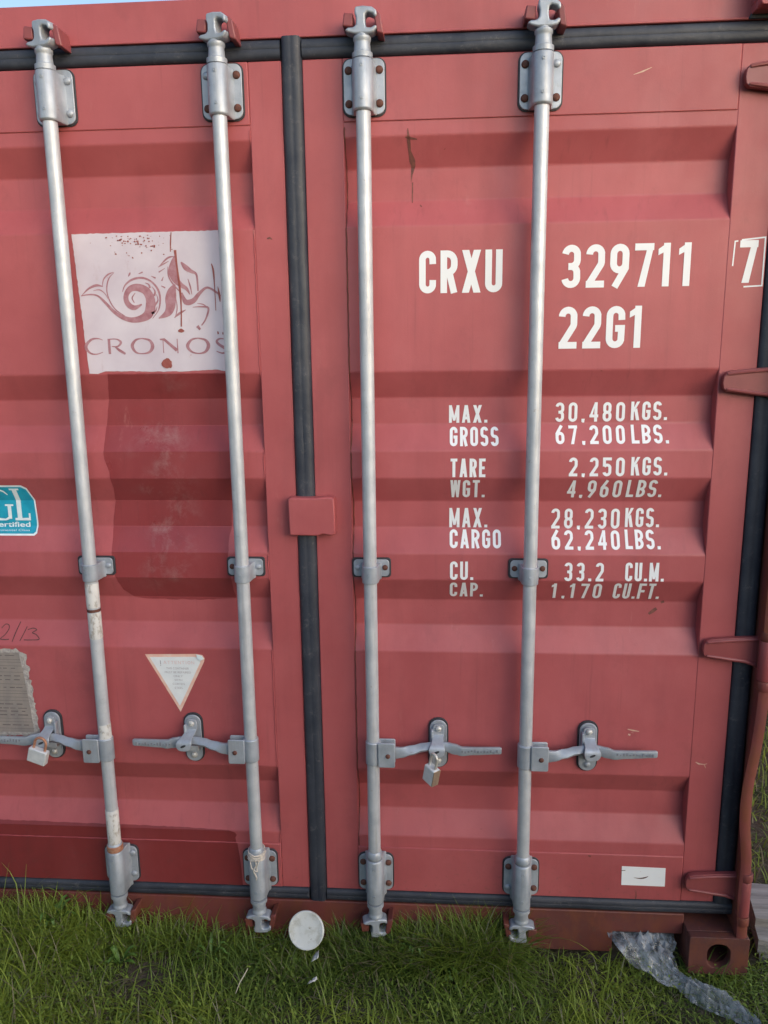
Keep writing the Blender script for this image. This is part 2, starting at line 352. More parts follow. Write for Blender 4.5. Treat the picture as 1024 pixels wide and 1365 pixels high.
def tube(bm, pts, r, n=8, closed=False):
    pts = [Vector(p) for p in pts]; rings = []
    up = Vector((.13, .21, 1)).normalized(); N_ = len(pts)
    for i, p in enumerate(pts):
        a = pts[(i-1) % N_] if (closed or i) else p; b = pts[(i+1) % N_] if (closed or i < N_-1) else p
        t = (b-a).normalized()
        s = t.cross(up)
        if s.length < 1e-3: s = t.cross(Vector((1, 0, 0)))
        s.normalize(); u2 = s.cross(t)
        rr = r[i] if isinstance(r, (list, tuple)) else r
        rings.append([bm.verts.new(p+(s*math.cos(2*math.pi*k/n)+u2*math.sin(2*math.pi*k/n))*rr) for k in range(n)])
    m_ = N_ if closed else N_-1
    for i in range(m_):
        a, b = rings[i], rings[(i+1) % N_]
        for k in range(n): bm.faces.new((a[k], a[(k+1)%n], b[(k+1)%n], b[k]))
    if not closed: bm.faces.new(rings[0][::-1]); bm.faces.new(rings[-1])
def rivet(c, r, h, mat, parent, name='rivet', n=14):
    bm = bmesh.new(); x, y, z = c
    lathe(bm, [(r, 0), (r*.96, -h*.45), (r*.72, -h*.85), (r*.3, -h), (.0006, -h*1.02)], (x, y, z), 'Y', n)
    return obj(name, bm, mat, parent, smooth=True, origin=c)

# corrugation of the door panels: (upper lip, upper inner, lower inner, lower lip) heights
REC = [(2.246,2.180,2.105,2.043), (1.695,1.629,1.560,1.495), (1.424,1.358,1.287,1.223), (1.152,1.087,1.015,0.951), (0.600,0.535,0.462,0.393)]
DEP = .036
def dep(z):
    for a, b, c, d in REC:
        if d < z < a:
            if z > b: return DEP*(a-z)/(a-b)
            if z > c: return DEP
            return DEP*(z-d)/(c-d)
    return 0.
PY = .001      # front plane of the corrugated sheets
def conform(bm, off):
    for lv in [q for r_ in REC for q in r_]:
        bmesh.ops.bisect_plane(bm, geom=bm.verts[:]+bm.edges[:]+bm.faces[:], plane_co=(0, 0, lv), plane_no=(0, 0, 1))
    for v in bm.verts: v.co.y = dep(v.co.z)+PY-off+v.co.y
def sheet(name, pts, mat, parent, off=.0006, label=None, th=0):
    bm = bmesh.new()
    f = bm.faces.new([bm.verts.new((x, 0, z)) for x, z in pts])
    conform(bm, off)
    return obj(name, bm, mat, parent, label=label)

# ---- strokes and a condensed stencil-like alphabet
LAY = [0]
def ribbon(bm, pts, widths, closed=False, off=0.):
    n = len(pts)
    if isinstance(widths, (int, float)): widths = [widths]*n
    pts = [Vector(p) for p in pts]
    L_, R_ = [], []
    for i, p in enumerate(pts):
        a = pts[i-1] if (i or closed) else None; b = pts[(i+1) % n] if (i < n-1 or closed) else None
        d1 = (p-a).normalized() if a is not None and (p-a).length > 1e-9 else None
        d2 = (b-p).normalized() if b is not None and (b-p).length > 1e-9 else None
        d1 = d1 or d2; d2 = d2 or d1
        n1 = Vector((-d1.y, d1.x)); n2 = Vector((-d2.y, d2.x)); mm = n1+n2
        if mm.length < .3: mm = n1
        mm.normalize(); k = 1/max(.45, mm.dot(n1))
        h = widths[i]/2*k
        L_.append(bm.verts.new((p.x+mm.x*h, off, p.y+mm.y*h))); R_.append(bm.verts.new((p.x-mm.x*h, off, p.y-mm.y*h)))
    for i in range(n if closed else n-1):
        j = (i+1) % n
        try: bm.faces.new((L_[i], L_[j], R_[j], R_[i]))
        except ValueError: pass
def glyph(ch, w, h, t):
    L, Rr, B, T = t/2, w-t/2, t/2, h-t/2; cx = w/2; rx = (Rr-L)/2; mid = h/2
    def arc(z0, z1, a0, a1, n=16, x0=L, x1=Rr):
        c_ = (x0+x1)/2; r1 = (x1-x0)/2; rr = min(r1*1.05, (z1-z0)/2); o = []
        for k in range(n+1):
            a = R(a0+(a1-a0)*k/n); s_ = math.sin(a)
            if abs(s_) < 1e-6:
                # straight flank between the two end arcs
                go_up = (a1 > a0) == (math.cos(a) > 0)
                za, zb = (z0+rr, z1-rr) if go_up else (z1-rr, z0+rr)
                X = c_+r1*math.cos(a)
                if k > 0 and k < n: o += [(X, za), (X, zb)] if abs(za-zb) > 1e-5 else [(X, za)]
                else: o.append((X, zb if k == 0 else za))
            else: o.append((c_+r1*math.cos(a), (z1-rr if s_ > 0 else z0+rr)+rr*s_))
        return o
    S = []
    if ch in 'O0': S.append(('c', arc(B, T, 90, 450, 24)[:-1]))
    elif ch == 'C': S.append(('o', [(Rr, T-rx*1.05-.10*h)]+arc(B, T, 0, 360, 24)[1:-1]+[(Rr, B+rx*1.05+.10*h)]))
    elif ch == 'G': S.append(('o', [(Rr, T-rx*1.05-.10*h)]+arc(B, T, 0, 360, 24)[1:-1]+[(Rr, mid-.03*h), (cx-.02*w, mid-.03*h)]))
    elif ch == 'U': S.append(('o', [(L, h)]+arc(B, T, 180, 360, 14)[1:]+[(Rr, h)] if 0 else [(L, h)]+[(cx+rx*math.cos(R(a)), B+rx+rx*math.sin(R(a))) for a in range(180, 361, 15)]+[(Rr, h)]))
    elif ch in 'RPB':
        m_ = mid-.02*h
        S.append(('o', [(L, 0), (L, h)]))
        S.append(('o', [(L, T)]+arc(m_, T, 90, -90, 12, L-.2*w, Rr)+[(L, m_)]))
        if ch == 'R': S.append(('o', [(cx+.02*w, m_), (Rr+.0*w, 0)]))
        if ch == 'B': S.append(('o', [(L, m_)]+arc(B, m_, 90, -90, 12, L-.2*w, Rr)+[(L, B)]))
    elif ch == 'D': S.append(('o', [(L, 0), (L, h)])); S.append(('o', [(L, T)]+arc(B, T, 90, -90, 14)+[(L, B)]))
    elif ch == 'X': S.append(('p', [(0,0), (t*1.08,0), (w,h), (w-t*1.08,h)])); S.append(('p', [(0,h), (t*1.08,h), (w,0), (w-t*1.08,0)]))
    elif ch == 'A':
        S.append(('p', [(0,0), (t,0), (cx+t*.45,h), (cx-t*.55,h)])); S.append(('p', [(w,0), (w-t,0), (cx-t*.45,h), (cx+t*.55,h)]))
        S.append(('o', [(.24*w, .27*h), (.76*w, .27*h)]))
    elif ch in 'MN':
        S.append(('o', [(L,0), (L,h)])); S.append(('o', [(Rr,0), (Rr,h)]))
        if ch == 'M': S.append(('p', [(0,h), (t*.95,h), (cx+t*.4,.12*h), (cx-t*.4,.12*h)])); S.append(('p', [(w,h), (w-t*.95,h), (cx-t*.4,.12*h), (cx+t*.4,.12*h)]))
        else: S.append(('p', [(0,h), (t,h), (w,0), (w-t,0)]))
    elif ch == 'K':
        S.append(('o', [(L,0), (L,h)])); S.append(('p', [(t*.6,.32*h), (t*.6,.32*h+t*1.5), (w-t,h), (w,h)])); S.append(('p', [(.38*w,.52*h), (.38*w+t*.9,.66*h), (w,0), (w-t*1.1,0)]))
    elif ch == 'W':
        for a, b in ((0, .27), (.5, .27), (.5, .73), (1, .73)):
            xa = a*w; xb = b*w
            xa = min(max(xa, t*.45), w-t*.45)
            S.append(('p', [(xa-t*.45,h), (xa+t*.45,h), (xb+t*.42,0), (xb-t*.42,0)]))
    elif ch in 'TI':
        S.append(('o', [(cx,0), (cx,h if ch == 'I' else h)]))
        if ch == 'T': S.append(('o', [(0,T), (w,T)]))
    elif ch in 'LEFH':
        S.append(('o', [(L,0), (L,h)]))
        if ch in 'LE': S.append(('o', [(L,B), (w,B)]))
        if ch in 'EF': S.append(('o', [(L,T), (w,T)])); S.append(('o', [(L,mid), (w*.88,mid)]))
        if ch == 'H': S.append(('o', [(Rr,0), (Rr,h)])); S.append(('o', [(L,mid), (Rr,mid)]))
    elif ch == 'V': S.append(('p', [(0,h),(t,h),(cx+t*.45,0),(cx-t*.5,0)])); S.append(('p', [(w,h),(w-t,h),(cx-t*.45,0),(cx+t*.5,0)]))
    elif ch == 'Y': S.append(('o', [(cx,0),(cx,mid)])); S.append(('o', [(L,h),(cx,mid)])); S.append(('o', [(Rr,h),(cx,mid)]))
    elif ch == 'S':
        S.append(('o', arc(mid, T, 5, 180, 10)[:-1]+arc(mid, T, 181, 268, 6)+arc(B, mid, 88, 0, 6)[:-1]+arc(B, mid, -1, -180, 10)))
    elif ch == '1': S.append(('o', [(cx,0),(cx,h)])); S.append(('p', [(cx,h),(cx,h-t*1.1),(cx-t*1.25,h-t*1.75),(cx-t*1.25,h-t*.85)]))
    elif ch == '2': S.append(('o', arc(mid-.05*h, T, 180, 0, 14)[0:-1]+arc(mid-.05*h, T, -1, -32, 4)+[(L, B)])); S.append(('o', [(L-t*.42, B), (w, B)]))
    elif ch == '3':
        S.append(('o', arc(mid, T, 172, 0, 12)[:-1]+arc(mid, T, -1, -90, 6)+[(cx-.15*w, mid)]))
        S.append(('o', [(cx-.15*w, mid)]+arc(B, mid, 90, 0, 6)[:-1]+arc(B, mid, -1, -172, 12)))
    elif ch == '4': S.append(('o', [(.72*w,0), (.72*w,h)])); S.append(('p', [(.72*w,h), (.72*w-t*.5,h-t*.2), (0,.27*h), (t*.9,.27*h)])); S.append(('o', [(0,.22*h+t/2), (w,.22*h+t/2)]))
    elif ch == '5': S.append(('o', [(w,T),(L,T)])); S.append(('o', [(L,h),(L,mid+.02*h)])); S.append(('o', [(L,mid+.03*h)]+arc(B, mid+.1*h, 120, 0, 8)[:-1]+arc(B, mid+.1*h, -1, -172, 12)))
    elif ch == '6': S.append(('c', arc(B, mid+.08*h, 90, 450, 20)[:-1])); S.append(('o', [(L, B+rx), (L, mid+.06*h), (.72*w, h)]))
    elif ch == '9': S.append(('c', arc(mid-.1*h, T, 90, 450, 20)[:-1])); S.append(('o', [(Rr, T-rx), (Rr, mid-.06*h), (.28*w, 0)]))
    elif ch == '7': S.append(('o', [(0,T),(w,T)])); S.append(('p', [(w,T+t*.3),(w-t*1.05,T-t*.4),(.22*w,0),(.22*w+t*1.05,0)]))
    elif ch == '8': S.append(('c', arc(mid-.02*h, T, 90, 450, 18, L+.03*w, Rr-.03*w)[:-1])); S.append(('c', arc(B, mid-.02*h, 90, 450, 20)[:-1]))
    elif ch == '.': S.append(('p', [(0,0),(t*1.05,0),(t*1.05,t),(0,t)]))
    elif ch == ',': S.append(('p', [(0,0),(t*.35,-.045*h),(t*.95,-.045*h),(t*1.1,t),(0,t)]))
    elif ch == '!': S.append(('p', [(0,0),(t,0),(t,t),(0,t)])); S.append(('p', [(0,t*1.6),(t,t*1.6),(t,h),(0,h)]))
    return S
WID = {'1': .8, 'I': .45, '.': .38, ',': .38, 'M': 1.3, 'W': 1.35, 'X': 1.1, '!': .3, 'A': 1.08, 'K': 1.04, 'T': .95, 'L': .88, 'E': .9}
def text_bm(bm, s, x0, x1, z0, z1, t, gap=.30, off=0.):
    h = z1-z0
    ws = [WID.get(c, 1.) if c != ' ' else .6 for c in s]
    u = (x1-x0)/(sum(ws)+gap*(len(s)-1))
    x = x0; lay = 0
    for c, k in zip(s, ws):
        wd = u*k; tt = min(t, wd*.55) if c not in '.,!1I' else t
        for typ, pts in glyph(c, wd, h, tt):
            lay = (lay+1) % 4; y = off-lay*.00011
            P = [(x+a, z0+b) for a, b in pts]
            if typ == 'p': bm.faces.new([bm.verts.new((a, y, b)) for a, b in P])
            else: ribbon(bm, P, tt, typ == 'c', y)
        x += wd+u*gap

# ================================================================ the setting
def gz(x, y):
    g = .028 + .055*max(0, min(1, (-x+.1)/.9)) if y < .6 else .028
    g += .012*noise.noise(Vector((x*2.1, y*2.1, 0)))+.006*noise.noise(Vector((x*7, y*7, 3)))
    if abs(x) < 1.5 and y > -.02: g = min(g, .03)
    return g-.006
bm = bmesh.new()
ax = [-600, -120, -30, -8, -3.5]+[-2.2+.05*k for k in range(105)]+[3.6, 5, 9, 30, 120, 600]
ay = [-600, -120, -30, -10, -5, -3]+[-1.6+.05*k for k in range(95)]+[3.6, 5, 9, 14, 30, 120, 600]
V = [[bm.verts.new((x, y, gz(x, y) if abs(x) < 4 and -2 < y < 4 else .022)) for x in ax] for y in ay]
for j in range(len(ay)-1):
    for i in range(len(ax)-1): bm.faces.new((V[j][i], V[j][i+1], V[j+1][i+1], V[j+1][i]))
g = obj('ground', bm, GROUND, smooth=True, origin=(0,0,0)); g['kind'] = 'structure'

# ================================================================ the container
C_ = empty('shipping_container', (0, 3, .04))
tag(C_, 'weathered red steel shipping container seen at its closed double doors, standing on grass', 'shipping container')
DB = .217; DT = 2.418        # door leaf bottom and top
PL0, PL1 = .120, 1.029       # corrugated panel, inner and outer edge
ZB, ZT = .357, 2.279         # panel seams
doors = []
for s in (-1, 1):
    bm = bmesh.new()
    in0, in1 = .025, (PL0 if s > 0 else .105)
    def X(a, b): return (min(s*a, s*b), max(s*a, s*b))
    a, b = X(in0, in1); box(bm, a, b, 0, .05, DB, DT)
    a, b = X(PL1, 1.119); box(bm, a, b, 0, .05, DB, DT)
    a, b = X(in1, PL1); box(bm, a, b, -.0022, .047, ZT, DT-.0005); box(bm, a, b, -.0022, .047, DB+.0005, ZB)
    dr = obj('door', bm, RED, C_, bevel=.0022, label=('right' if s > 0 else 'left')+' red door leaf with corrugated panel')
    doors.append(dr)
    # corrugated sheet
    prof = [(ZB-.01, 0)]
    for r_ in REC[::-1]: prof += [(r_[3], 0), (r_[2], DEP), (r_[1], DEP), (r_[0], 0)]
    prof.append((ZT+.01, 0))
    bm = bmesh.new(); a, b = X(in1-.002, PL1+.002)
    xs = [a+(b-a)*k/24 for k in range(25)]
    # split long runs so the sheet can be slightly uneven
    pf = []
    for (z0, d0), (z1, d1) in zip(prof, prof[1:]):
        n = max(1, int((z1-z0)/.05))
        pf += [(z0+(z1-z0)*k/n, d0+(d1-d0)*k/n) for k in range(n)]
    pf.append(prof[-1])
    G = [[bm.verts.new((x, PY+d+.0, z)) for x in xs] for z, d in pf]
    for j in range(len(pf)-1):
        for i in range(24): bm.faces.new((G[j][i], G[j][i+1], G[j+1][i+1], G[j+1][i]))
    o = obj('door_panel', bm, REDP, dr)
    bv = o.modifiers.new('bevel', 'BEVEL'); bv.width = .003; bv.segments = 2; bv.limit_method = 'ANGLE'; bv.angle_limit = R(15)
    # weld bead / rust line beside the panel
    bm = bmesh.new(); xx = s*(in1+.0015)
    tube(bm, [(xx+.0006*math.sin(k*1.7), PY+dep(z)-.0004, z) for k, z in enumerate([.36+.012*i for i in range(160)])], .0019, 5)
    obj('weld_bead', bm, SILL if s > 0 else RED, dr, smooth=True)

# outer and centre gaskets
def gasket_prof(w_):   # across (0..w), depth (negative = front)
    return [(0, .03), (0, .004), (.08*w_, -.003), (.2*w_, -.0062), (.44*w_, -.0068), (.50*w_, -.0058), (.56*w_, -.0068), (.8*w_, -.0060), (.92*w_, -.002), (w_, .004), (w_, .03)]
def gasket_bar(name, a, b, w_, horiz, parent, wob=.0012, ridge=0, seed=0, y=0.):
    # a,b: start/end along; w_: (lo, hi) across
    bm = bmesh.new(); P = gasket_prof(w_[1]-w_[0]); n = max(2, int(abs(b-a)/.04)); rows = []
    for k in range(n+1):
        q = a+(b-a)*k/n; row = []
        for u, d in P:
            o_ = wob*noise.noise(Vector((q*3.1, seed, 0)))+.0006*noise.noise(Vector((q*17, seed, 1)))
            d2 = d+.0026*noise.noise(Vector((q*9, seed, u*30))) if d < 0 else d
            row.append(bm.verts.new((q, d2+y, w_[0]+u+o_) if horiz else (w_[0]+u+o_, d2+y, q)))
        rows.append(row)
    for r0, r1 in zip(rows, rows[1:]):
        for i in range(len(P)-1): bm.faces.new((r0[i], r0[i+1], r1[i+1], r1[i]))
    bm.faces.new(rows[0]); bm.faces.new(rows[-1][::-1])
    return obj(name, bm, RUB, parent, smooth=True)
for s, dr in zip((-1, 1), doors):
    def X(a, b): return (min(s*a, s*b), max(s*a, s*b))
    gasket_bar('gasket', s*(.0255 if s > 0 else .0262), s*1.17, (DT+.001, 2.464), True, dr, seed=s*2+5)
    gasket_bar('gasket', s*(.0255 if s > 0 else .0262), s*1.17, (.178, DB-.001), True, dr, seed=s*3+9)
    gasket_bar('gasket', .216, 2.4185, X(1.1205, 1.171), False, dr, seed=s*5+12)
gasket_bar('centre_gasket', .180, 2.468, (-.0242, .0246), False, C_, wob=.002, seed=40, y=-.003)
# rubber corner flap at the top right
bm = bmesh.new(); prism(bm, [(1.036,2.4655),(1.052,2.500),(1.066,2.512),(1.172,2.512),(1.172,2.4655)], -.006, .0)
obj('corner_flap', bm, RUB, C_, bevel=.002)

# header, sill, posts, castings
bm = bmesh.new(); box(bm, -1.172, 1.172, .0005, .09, 2.4652, 2.556)
box(bm, -1.172, 1.172, -.0035, .0003, 2.4652, 2.4705)
hd = obj('header', bm, RED, C_, bevel=.002)
bm = bmesh.new()
x = [(-1.172,.176),(1.042,.176),(1.042,.112),(.846,.112),(.846,.045),(-.835,.045),(-.835,.112),(-1.04,.112),(-1.04,.12),(-1.172,.12)]
prism(bm, x, -.004, .05)
sill = obj('door_sill', bm, SILL, C_, bevel=.003)
bm = bmesh.new(); box(bm, .862, 1.04, .0, .4, .112, .116)
for q in (-1, 1):
    bm2 = bmesh.new()
    ring = []
    zz = [.152+.04*k for k in range(60)]
    zz = [z for z in zz if z < 2.5]+[2.5]
    def off(z):
        if q < 0: return 0
        return -.022*math.exp(-((z-.56)/.14)**2)-.004*math.exp(-((z-.3)/.08)**2)+.003*noise.noise(Vector((z*6, 0, 0)))
    rows = []
    for z in zz:
        o_ = off(z)
        # L-shaped section: recessed inner web, return, protruding front lip, outer side
        sec = [(1.1722, .03), (1.1722, .0), (1.1665+o_*.7, -.045), (1.1675+o_, -.058), (1.1745+o_, -.062), (1.188+o_, -.062), (1.196+o_, -.057), (1.198+o_*.9, -.045), (1.201, .0), (1.201, .16), (1.1722, .16)]
        rows.append([bm2.verts.new((q*a, b_, z)) for a, b_ in sec])
    for r0, r1 in zip(rows, rows[1:]):
        for i in range(len(r0)): bm2.faces.new((r0[i], r0[(i+1) % len(r0)], r1[(i+1) % len(r0)], r1[i]))
    bm2.faces.new(rows[0]); bm2.faces.new(rows[-1])
    obj('corner_post', bm2, POST, C_, smooth=True, label='dented red corner post, bent near its foot' if q > 0 else None)
    for z0, z1 in ((.035, .151), (2.474, 2.591)):
        bm2 = bmesh.new()
        cxm = 1.123; hw = .081
        outer = rrect(cxm-hw, cxm+hw, z0, z1, .006, 5)
        zc = (z0+z1)/2
        inner = rrect(cxm-.031, cxm+.031, zc-.038, zc+.038, .0285, 5)
        ring_prism(bm2, [(q*a, b_) for a, b_ in outer], [(q*a, b_) for a, b_ in inner], -.062, -.036)
        # walls and back of the hollow casting (butting the face plate)
        lo, hi = (cxm-hw, cxm+hw)
        def bx(a, b, *r_): box(bm2, min(q*a, q*b), max(q*a, q*b), *r_)
        bx(lo, hi, -.0359, .10, z0, z0+.018); bx(lo, hi, -.0359, .10, z1-.018, z1)
        bx(lo, lo+.018, -.0359, .10, z0+.0181, z1-.0181); bx(hi-.018, hi, -.0359, .10, z0+.0181, z1-.0181)
        bx(lo+.0181, hi-.0181, .082, .10, z0+.0181, z1-.0181)
        obj('corner_casting', bm2, CAST if z0 < 1 else RED, C_, bevel=.002)
bm.free()
# body behind the doors
for q in (-1, 1):
    bm = bmesh.new(); z0, z1 = .10, 2.53; pts = []; y = .162; k = 0
    while y < 5.9:
        for dy, dx in ((.07, 0), (.068, .034), (.07, .034), (.068, 0)):
            pts.append((y, dx)); y += dy
    A = [[bm.verts.new((q*(1.196-dx), yy, z)) for yy, dx in pts] for z in (z0, z1)]
    for i in range(len(pts)-1): bm.faces.new((A[0][i], A[0][i+1], A[1][i+1], A[1][i]))
    box(bm, min(q*1.15, q*1.199), max(q*1.15, q*1.199), .162, 5.95, 2.531, 2.575); box(bm, min(q*1.15, q*1.199), max(q*1.15, q*1.199), .162, 5.95, .055, .099)
    obj('side_wall', bm, REDP, C_)
bm = bmesh.new(); box(bm, -1.149, 1.149, .092, 5.95, 2.535, 2.56); obj('roof', bm, RED, C_)
bm = bmesh.new(); box(bm, -1.149, 1.149, .051, 5.95, .117, .16); obj('floor', bm, INNER, C_)
bm = bmesh.new(); box(bm, -1.19, 1.19, 5.951, 6.0, .06, 2.58); obj('end_wall', bm, RED, C_)

# keeper block across the door joint
bm = bmesh.new()
prism(bm, [(-.040,1.279),(-.042,1.374),(-.036,1.379),(.030,1.378),(.066,1.381),(.079,1.377),(.081,1.283),(.070,1.279),(.046,1.283),(.036,1.278)], -.034, -.0005)
obj('door_joint_block', bm, RED, C_, bevel=.006, seg=3)

# hinges on the right door and the left door
def hinge(q, zc, parent, sc=1.):
    top = [(1.036,-.018),(1.033,-.004),(1.035,.012),(1.042,.022),(1.054,.026),(1.10,.030),(1.15,.033),(1.178,.034),(1.1795,-.072),(1.176,-.060),(1.165,-.047),(1.14,-.038),(1.10,-.033),(1.06,-.027),(1.044,-.025)]
    bm = bmesh.new(); prism(bm, [(q*a, zc+b_) for a, b_ in top], -.024, -.0085)
    hb = obj('hinge', bm, HINGE, parent, bevel=.005, seg=3)
    bm = bmesh.new()
    tube(bm, [(q*a, -.025, zc+b_) for a, b_ in ((1.043,.017),(1.06,.020),(1.10,.024),(1.15,.027),(1.176,.028))], [.003,.0042,.0045,.0045,.004], 8)
    tube(bm, [(q*a, -.025, zc+b_) for a, b_ in ((1.043,-.019),(1.06,-.021),(1.10,-.027),(1.14,-.032),(1.165,-.041),(1.176,-.054))], [.003,.0042,.0045,.0048,.0045,.004], 8)
    lathe(bm, [(.016, -.072), (.017, -.07), (.017, .032), (.016, .034)], (q*1.1805, -.0495, zc), 'Z', 16)
    hr = obj('hinge_ridge', bm, HINGE, parent, smooth=True)
    bm = bmesh.new()
    for za, zb in ((.036, .060), (-.100, -.074)):
        lathe(bm, [(.0165, za), (.0175, za+.002), (.0175, zb-.002), (.0165, zb)], (q*1.182, -.0495, zc), 'Z', 16)
    lathe(bm, [(.006, -.106), (.006, .066)], (q*1.182, -.0495, zc), 'Z', 10)
    obj('hinge_lug', bm, POST, C_, smooth=True)
for q, dr in ((-1, doors[0]), (1, doors[1])):
    for zc in (.979, 1.665, .290, 2.345): hinge(q, zc, dr)

# ---------------------------------------------------------------- lettering and decals
for s_, x0, x1, z0, z1 in TEXT:
    bm = bmesh.new(); big = z1-z0 > .08
    t = .0160 if big else .0074
    text_bm(bm, s_, x0, x1, z0, z1, t, gap=(.26 if big else .32) if s_.isalpha() or s_[0] in 'KLCMTWG' else (.28 if big else .5))
    if s_ == '7': 
        for v in bm.verts: v.co.x += 0
    conform(bm, .0007) if s_ != '7' else [setattr(v.co, 'y', v.co.y-.0005) for v in bm.verts]
    obj('lettering', bm, WHITE, C_, label='white painted lettering reading '+s_.rstrip('.,'))
bm = bmesh.new()
ribbon(bm, [(1.043, 1.935), (1.045, 1.991), (1.052, 1.992)], .0032); ribbon(bm, [(1.060, 1.994), (1.114, 1.999), (1.1145, 1.889), (1.072, 1.887)], .0034)
for v in bm.verts: v.co.y -= .0006
obj('check_digit_frame', bm, WHITE, C_, label='thin broken white frame around the digit 7')

def jag(pts, amp, step, seed=1):
    rnd = random.Random(seed); o = []
    for (a, b), (c, d) in zip(pts, pts[1:]+pts[:1]):
        L = math.hypot(c-a, d-b); n = max(1, int(L/step))
        for k in range(n):
            f = k/n; j = amp if k else 0
            o.append((a+(c-a)*f+rnd.uniform(-j, j), b+(d-b)*f+rnd.uniform(-j, j)))
    return o
lg = [(-.568,2.041),(-.19,2.042),(-.170,2.040),(-.166,1.70),(-.19,1.700),(-.215,1.705),(-.30,1.7015),(-.38,1.7015),(-.46,1.703),(-.51,1.7035),(-.53,1.697),(-.553,1.698)]
pt = [(-.505,1.6975),(-.193,1.697),(-.196,1.573),(-.197,1.419),(-.215,1.253),(-.209,1.085),(-.30,1.079),(-.46,1.081),(-.494,1.085),(-.520,1.110),(-.531,1.16),(-.534,1.224),(-.538,1.289),(-.530,1.34),(-.520,1.397),(-.522,1.44),(-.533,1.476),(-.535,1.555),(-.528,1.60)]
sheet('repainted_patch', jag(pt, .0012, .012, 4), DRED2, C_, .0004, 'dark red repainted patch below the faded white decal')
_p2 = [(-1.028,.404),(-.401,.399),(-.256,.394),(-.239,.388),(-.233,.380),(-.238,.372),(-.236,.3575),(-1.028,.3575)]
sheet('repainted_patch', jag(_p2, .0008, .012, 5), DRED, C_, .0004, 'dark red repainted band along the lower left door')
bm = bmesh.new(); prism(bm, jag([(-1.028,.3565),(-.232,.3565),(-.226,.300),(-.222,.219),(-1.028,.219)], .0007, .015, 6), -.0027, -.0023)
obj('repainted_patch', bm, DRED, C_, label='dark red repainted rail at the foot of the left door')
dec = sheet('logo_decal', jag(lg, .0009, .008, 7), DECAL, C_, .0009, 'faded peeling white decal with a maroon sea-horse emblem and the word CRONOS')
drip = {k: v for k, v in LOGO.items() if k[0] in 'DE'}
words = {k: v for k, v in LOGO.items() if k in ('Cc', 'R1', 'R2', 'R3', 'O1', 'N3', 'N4', 'N5', 'O2', 'S5')}
emb = {k: v for k, v in LOGO.items() if k not in drip and k not in words}
def smoothline(P, n=5):
    o = []
    for i in range(len(P)-1):
        p0, p1, p2, p3 = P[max(0, i-1)], P[i], P[i+1], P[min(len(P)-1, i+2)]
        for k in range(n):
            t = k/n
            o.append(tuple(.5*((2*p1[j])+(-p0[j]+p2[j])*t+(2*p0[j]-5*p1[j]+4*p2[j]-p3[j])*t*t+(-p0[j]+3*p1[j]-3*p2[j]+p3[j])*t**3) for j in range(3)))
    o.append(P[-1]); return o
def strokes(name, D, mat, off, parent, label=None, sharp=()):
    bm = bmesh.new(); i = 0
    for k, P in D.items():
        i += 1; Q = P if k in sharp or len(P) < 3 else smoothline(P)
        ribbon(bm, [(a, b) for a, b, c in Q], [c for a, b, c in Q], False, -(i % 5)*.00008)
    for v in bm.verts: v.co.y += PY-off
    return obj(name, bm, mat, parent, label=label)
strokes('emblem', emb, EMB, .0013, dec); strokes('lettering', words, EMB, .0013, dec, 'maroon serif word CRONOS', ('N4', 'N3', 'N5'))
strokes('rust_drip', drip, DRIP, .0019, dec)
rnd = random.Random(3)
bm = bmesh.new()
for k in range(70):
    x, z = rnd.gauss(-.40, .05), 2.035-abs(rnd.gauss(0, .022)); r = rnd.uniform(.0008, .0032)
    bm.faces.new([bm.verts.new((x+r*rnd.uniform(.5, 1.3)*math.cos(a), 0, z+r*rnd.uniform(.4, 1)*math.sin(a))) for a in [i*1.047 for i in range(6)]])
conform(bm, .0022); obj('chipped_specks', bm, DRIP, dec)
bm = bmesh.new()
for (x, z, r) in ((-.346, 1.721, .015),):
    bm.faces.new([bm.verts.new((x+r*rnd.uniform(.8, 1.1)*math.cos(a), -.00003*r*1000, z+r*rnd.uniform(.7, 1)*math.sin(a))) for a in [i*.39 for i in range(16)]])
conform(bm, .0022); obj('rust_spot', bm, DRIP, dec)

# blue certification decal (half of it stands at the picture's edge)
gl = [(-.965,1.262),(-.962,1.290),(-.955,1.372),(-.946,1.398),(-.94,1.4035),(-.775,1.4035),(-.762,1.395),(-.752,1.36),(-.7495,1.30),(-.7505,1.268),(-.757,1.262)]
d2 = sheet('certification_decal', gl, PALE, C_, .0005, 'cyan decal with pale border reading GL Certified')
cxg, czg = -.857, 1.333
sheet('decal_field', [(cxg+(a-cxg)*.965, czg+(b-czg)*.93) for a, b in gl], BLUE, d2, .0009)
bm = bmesh.new()
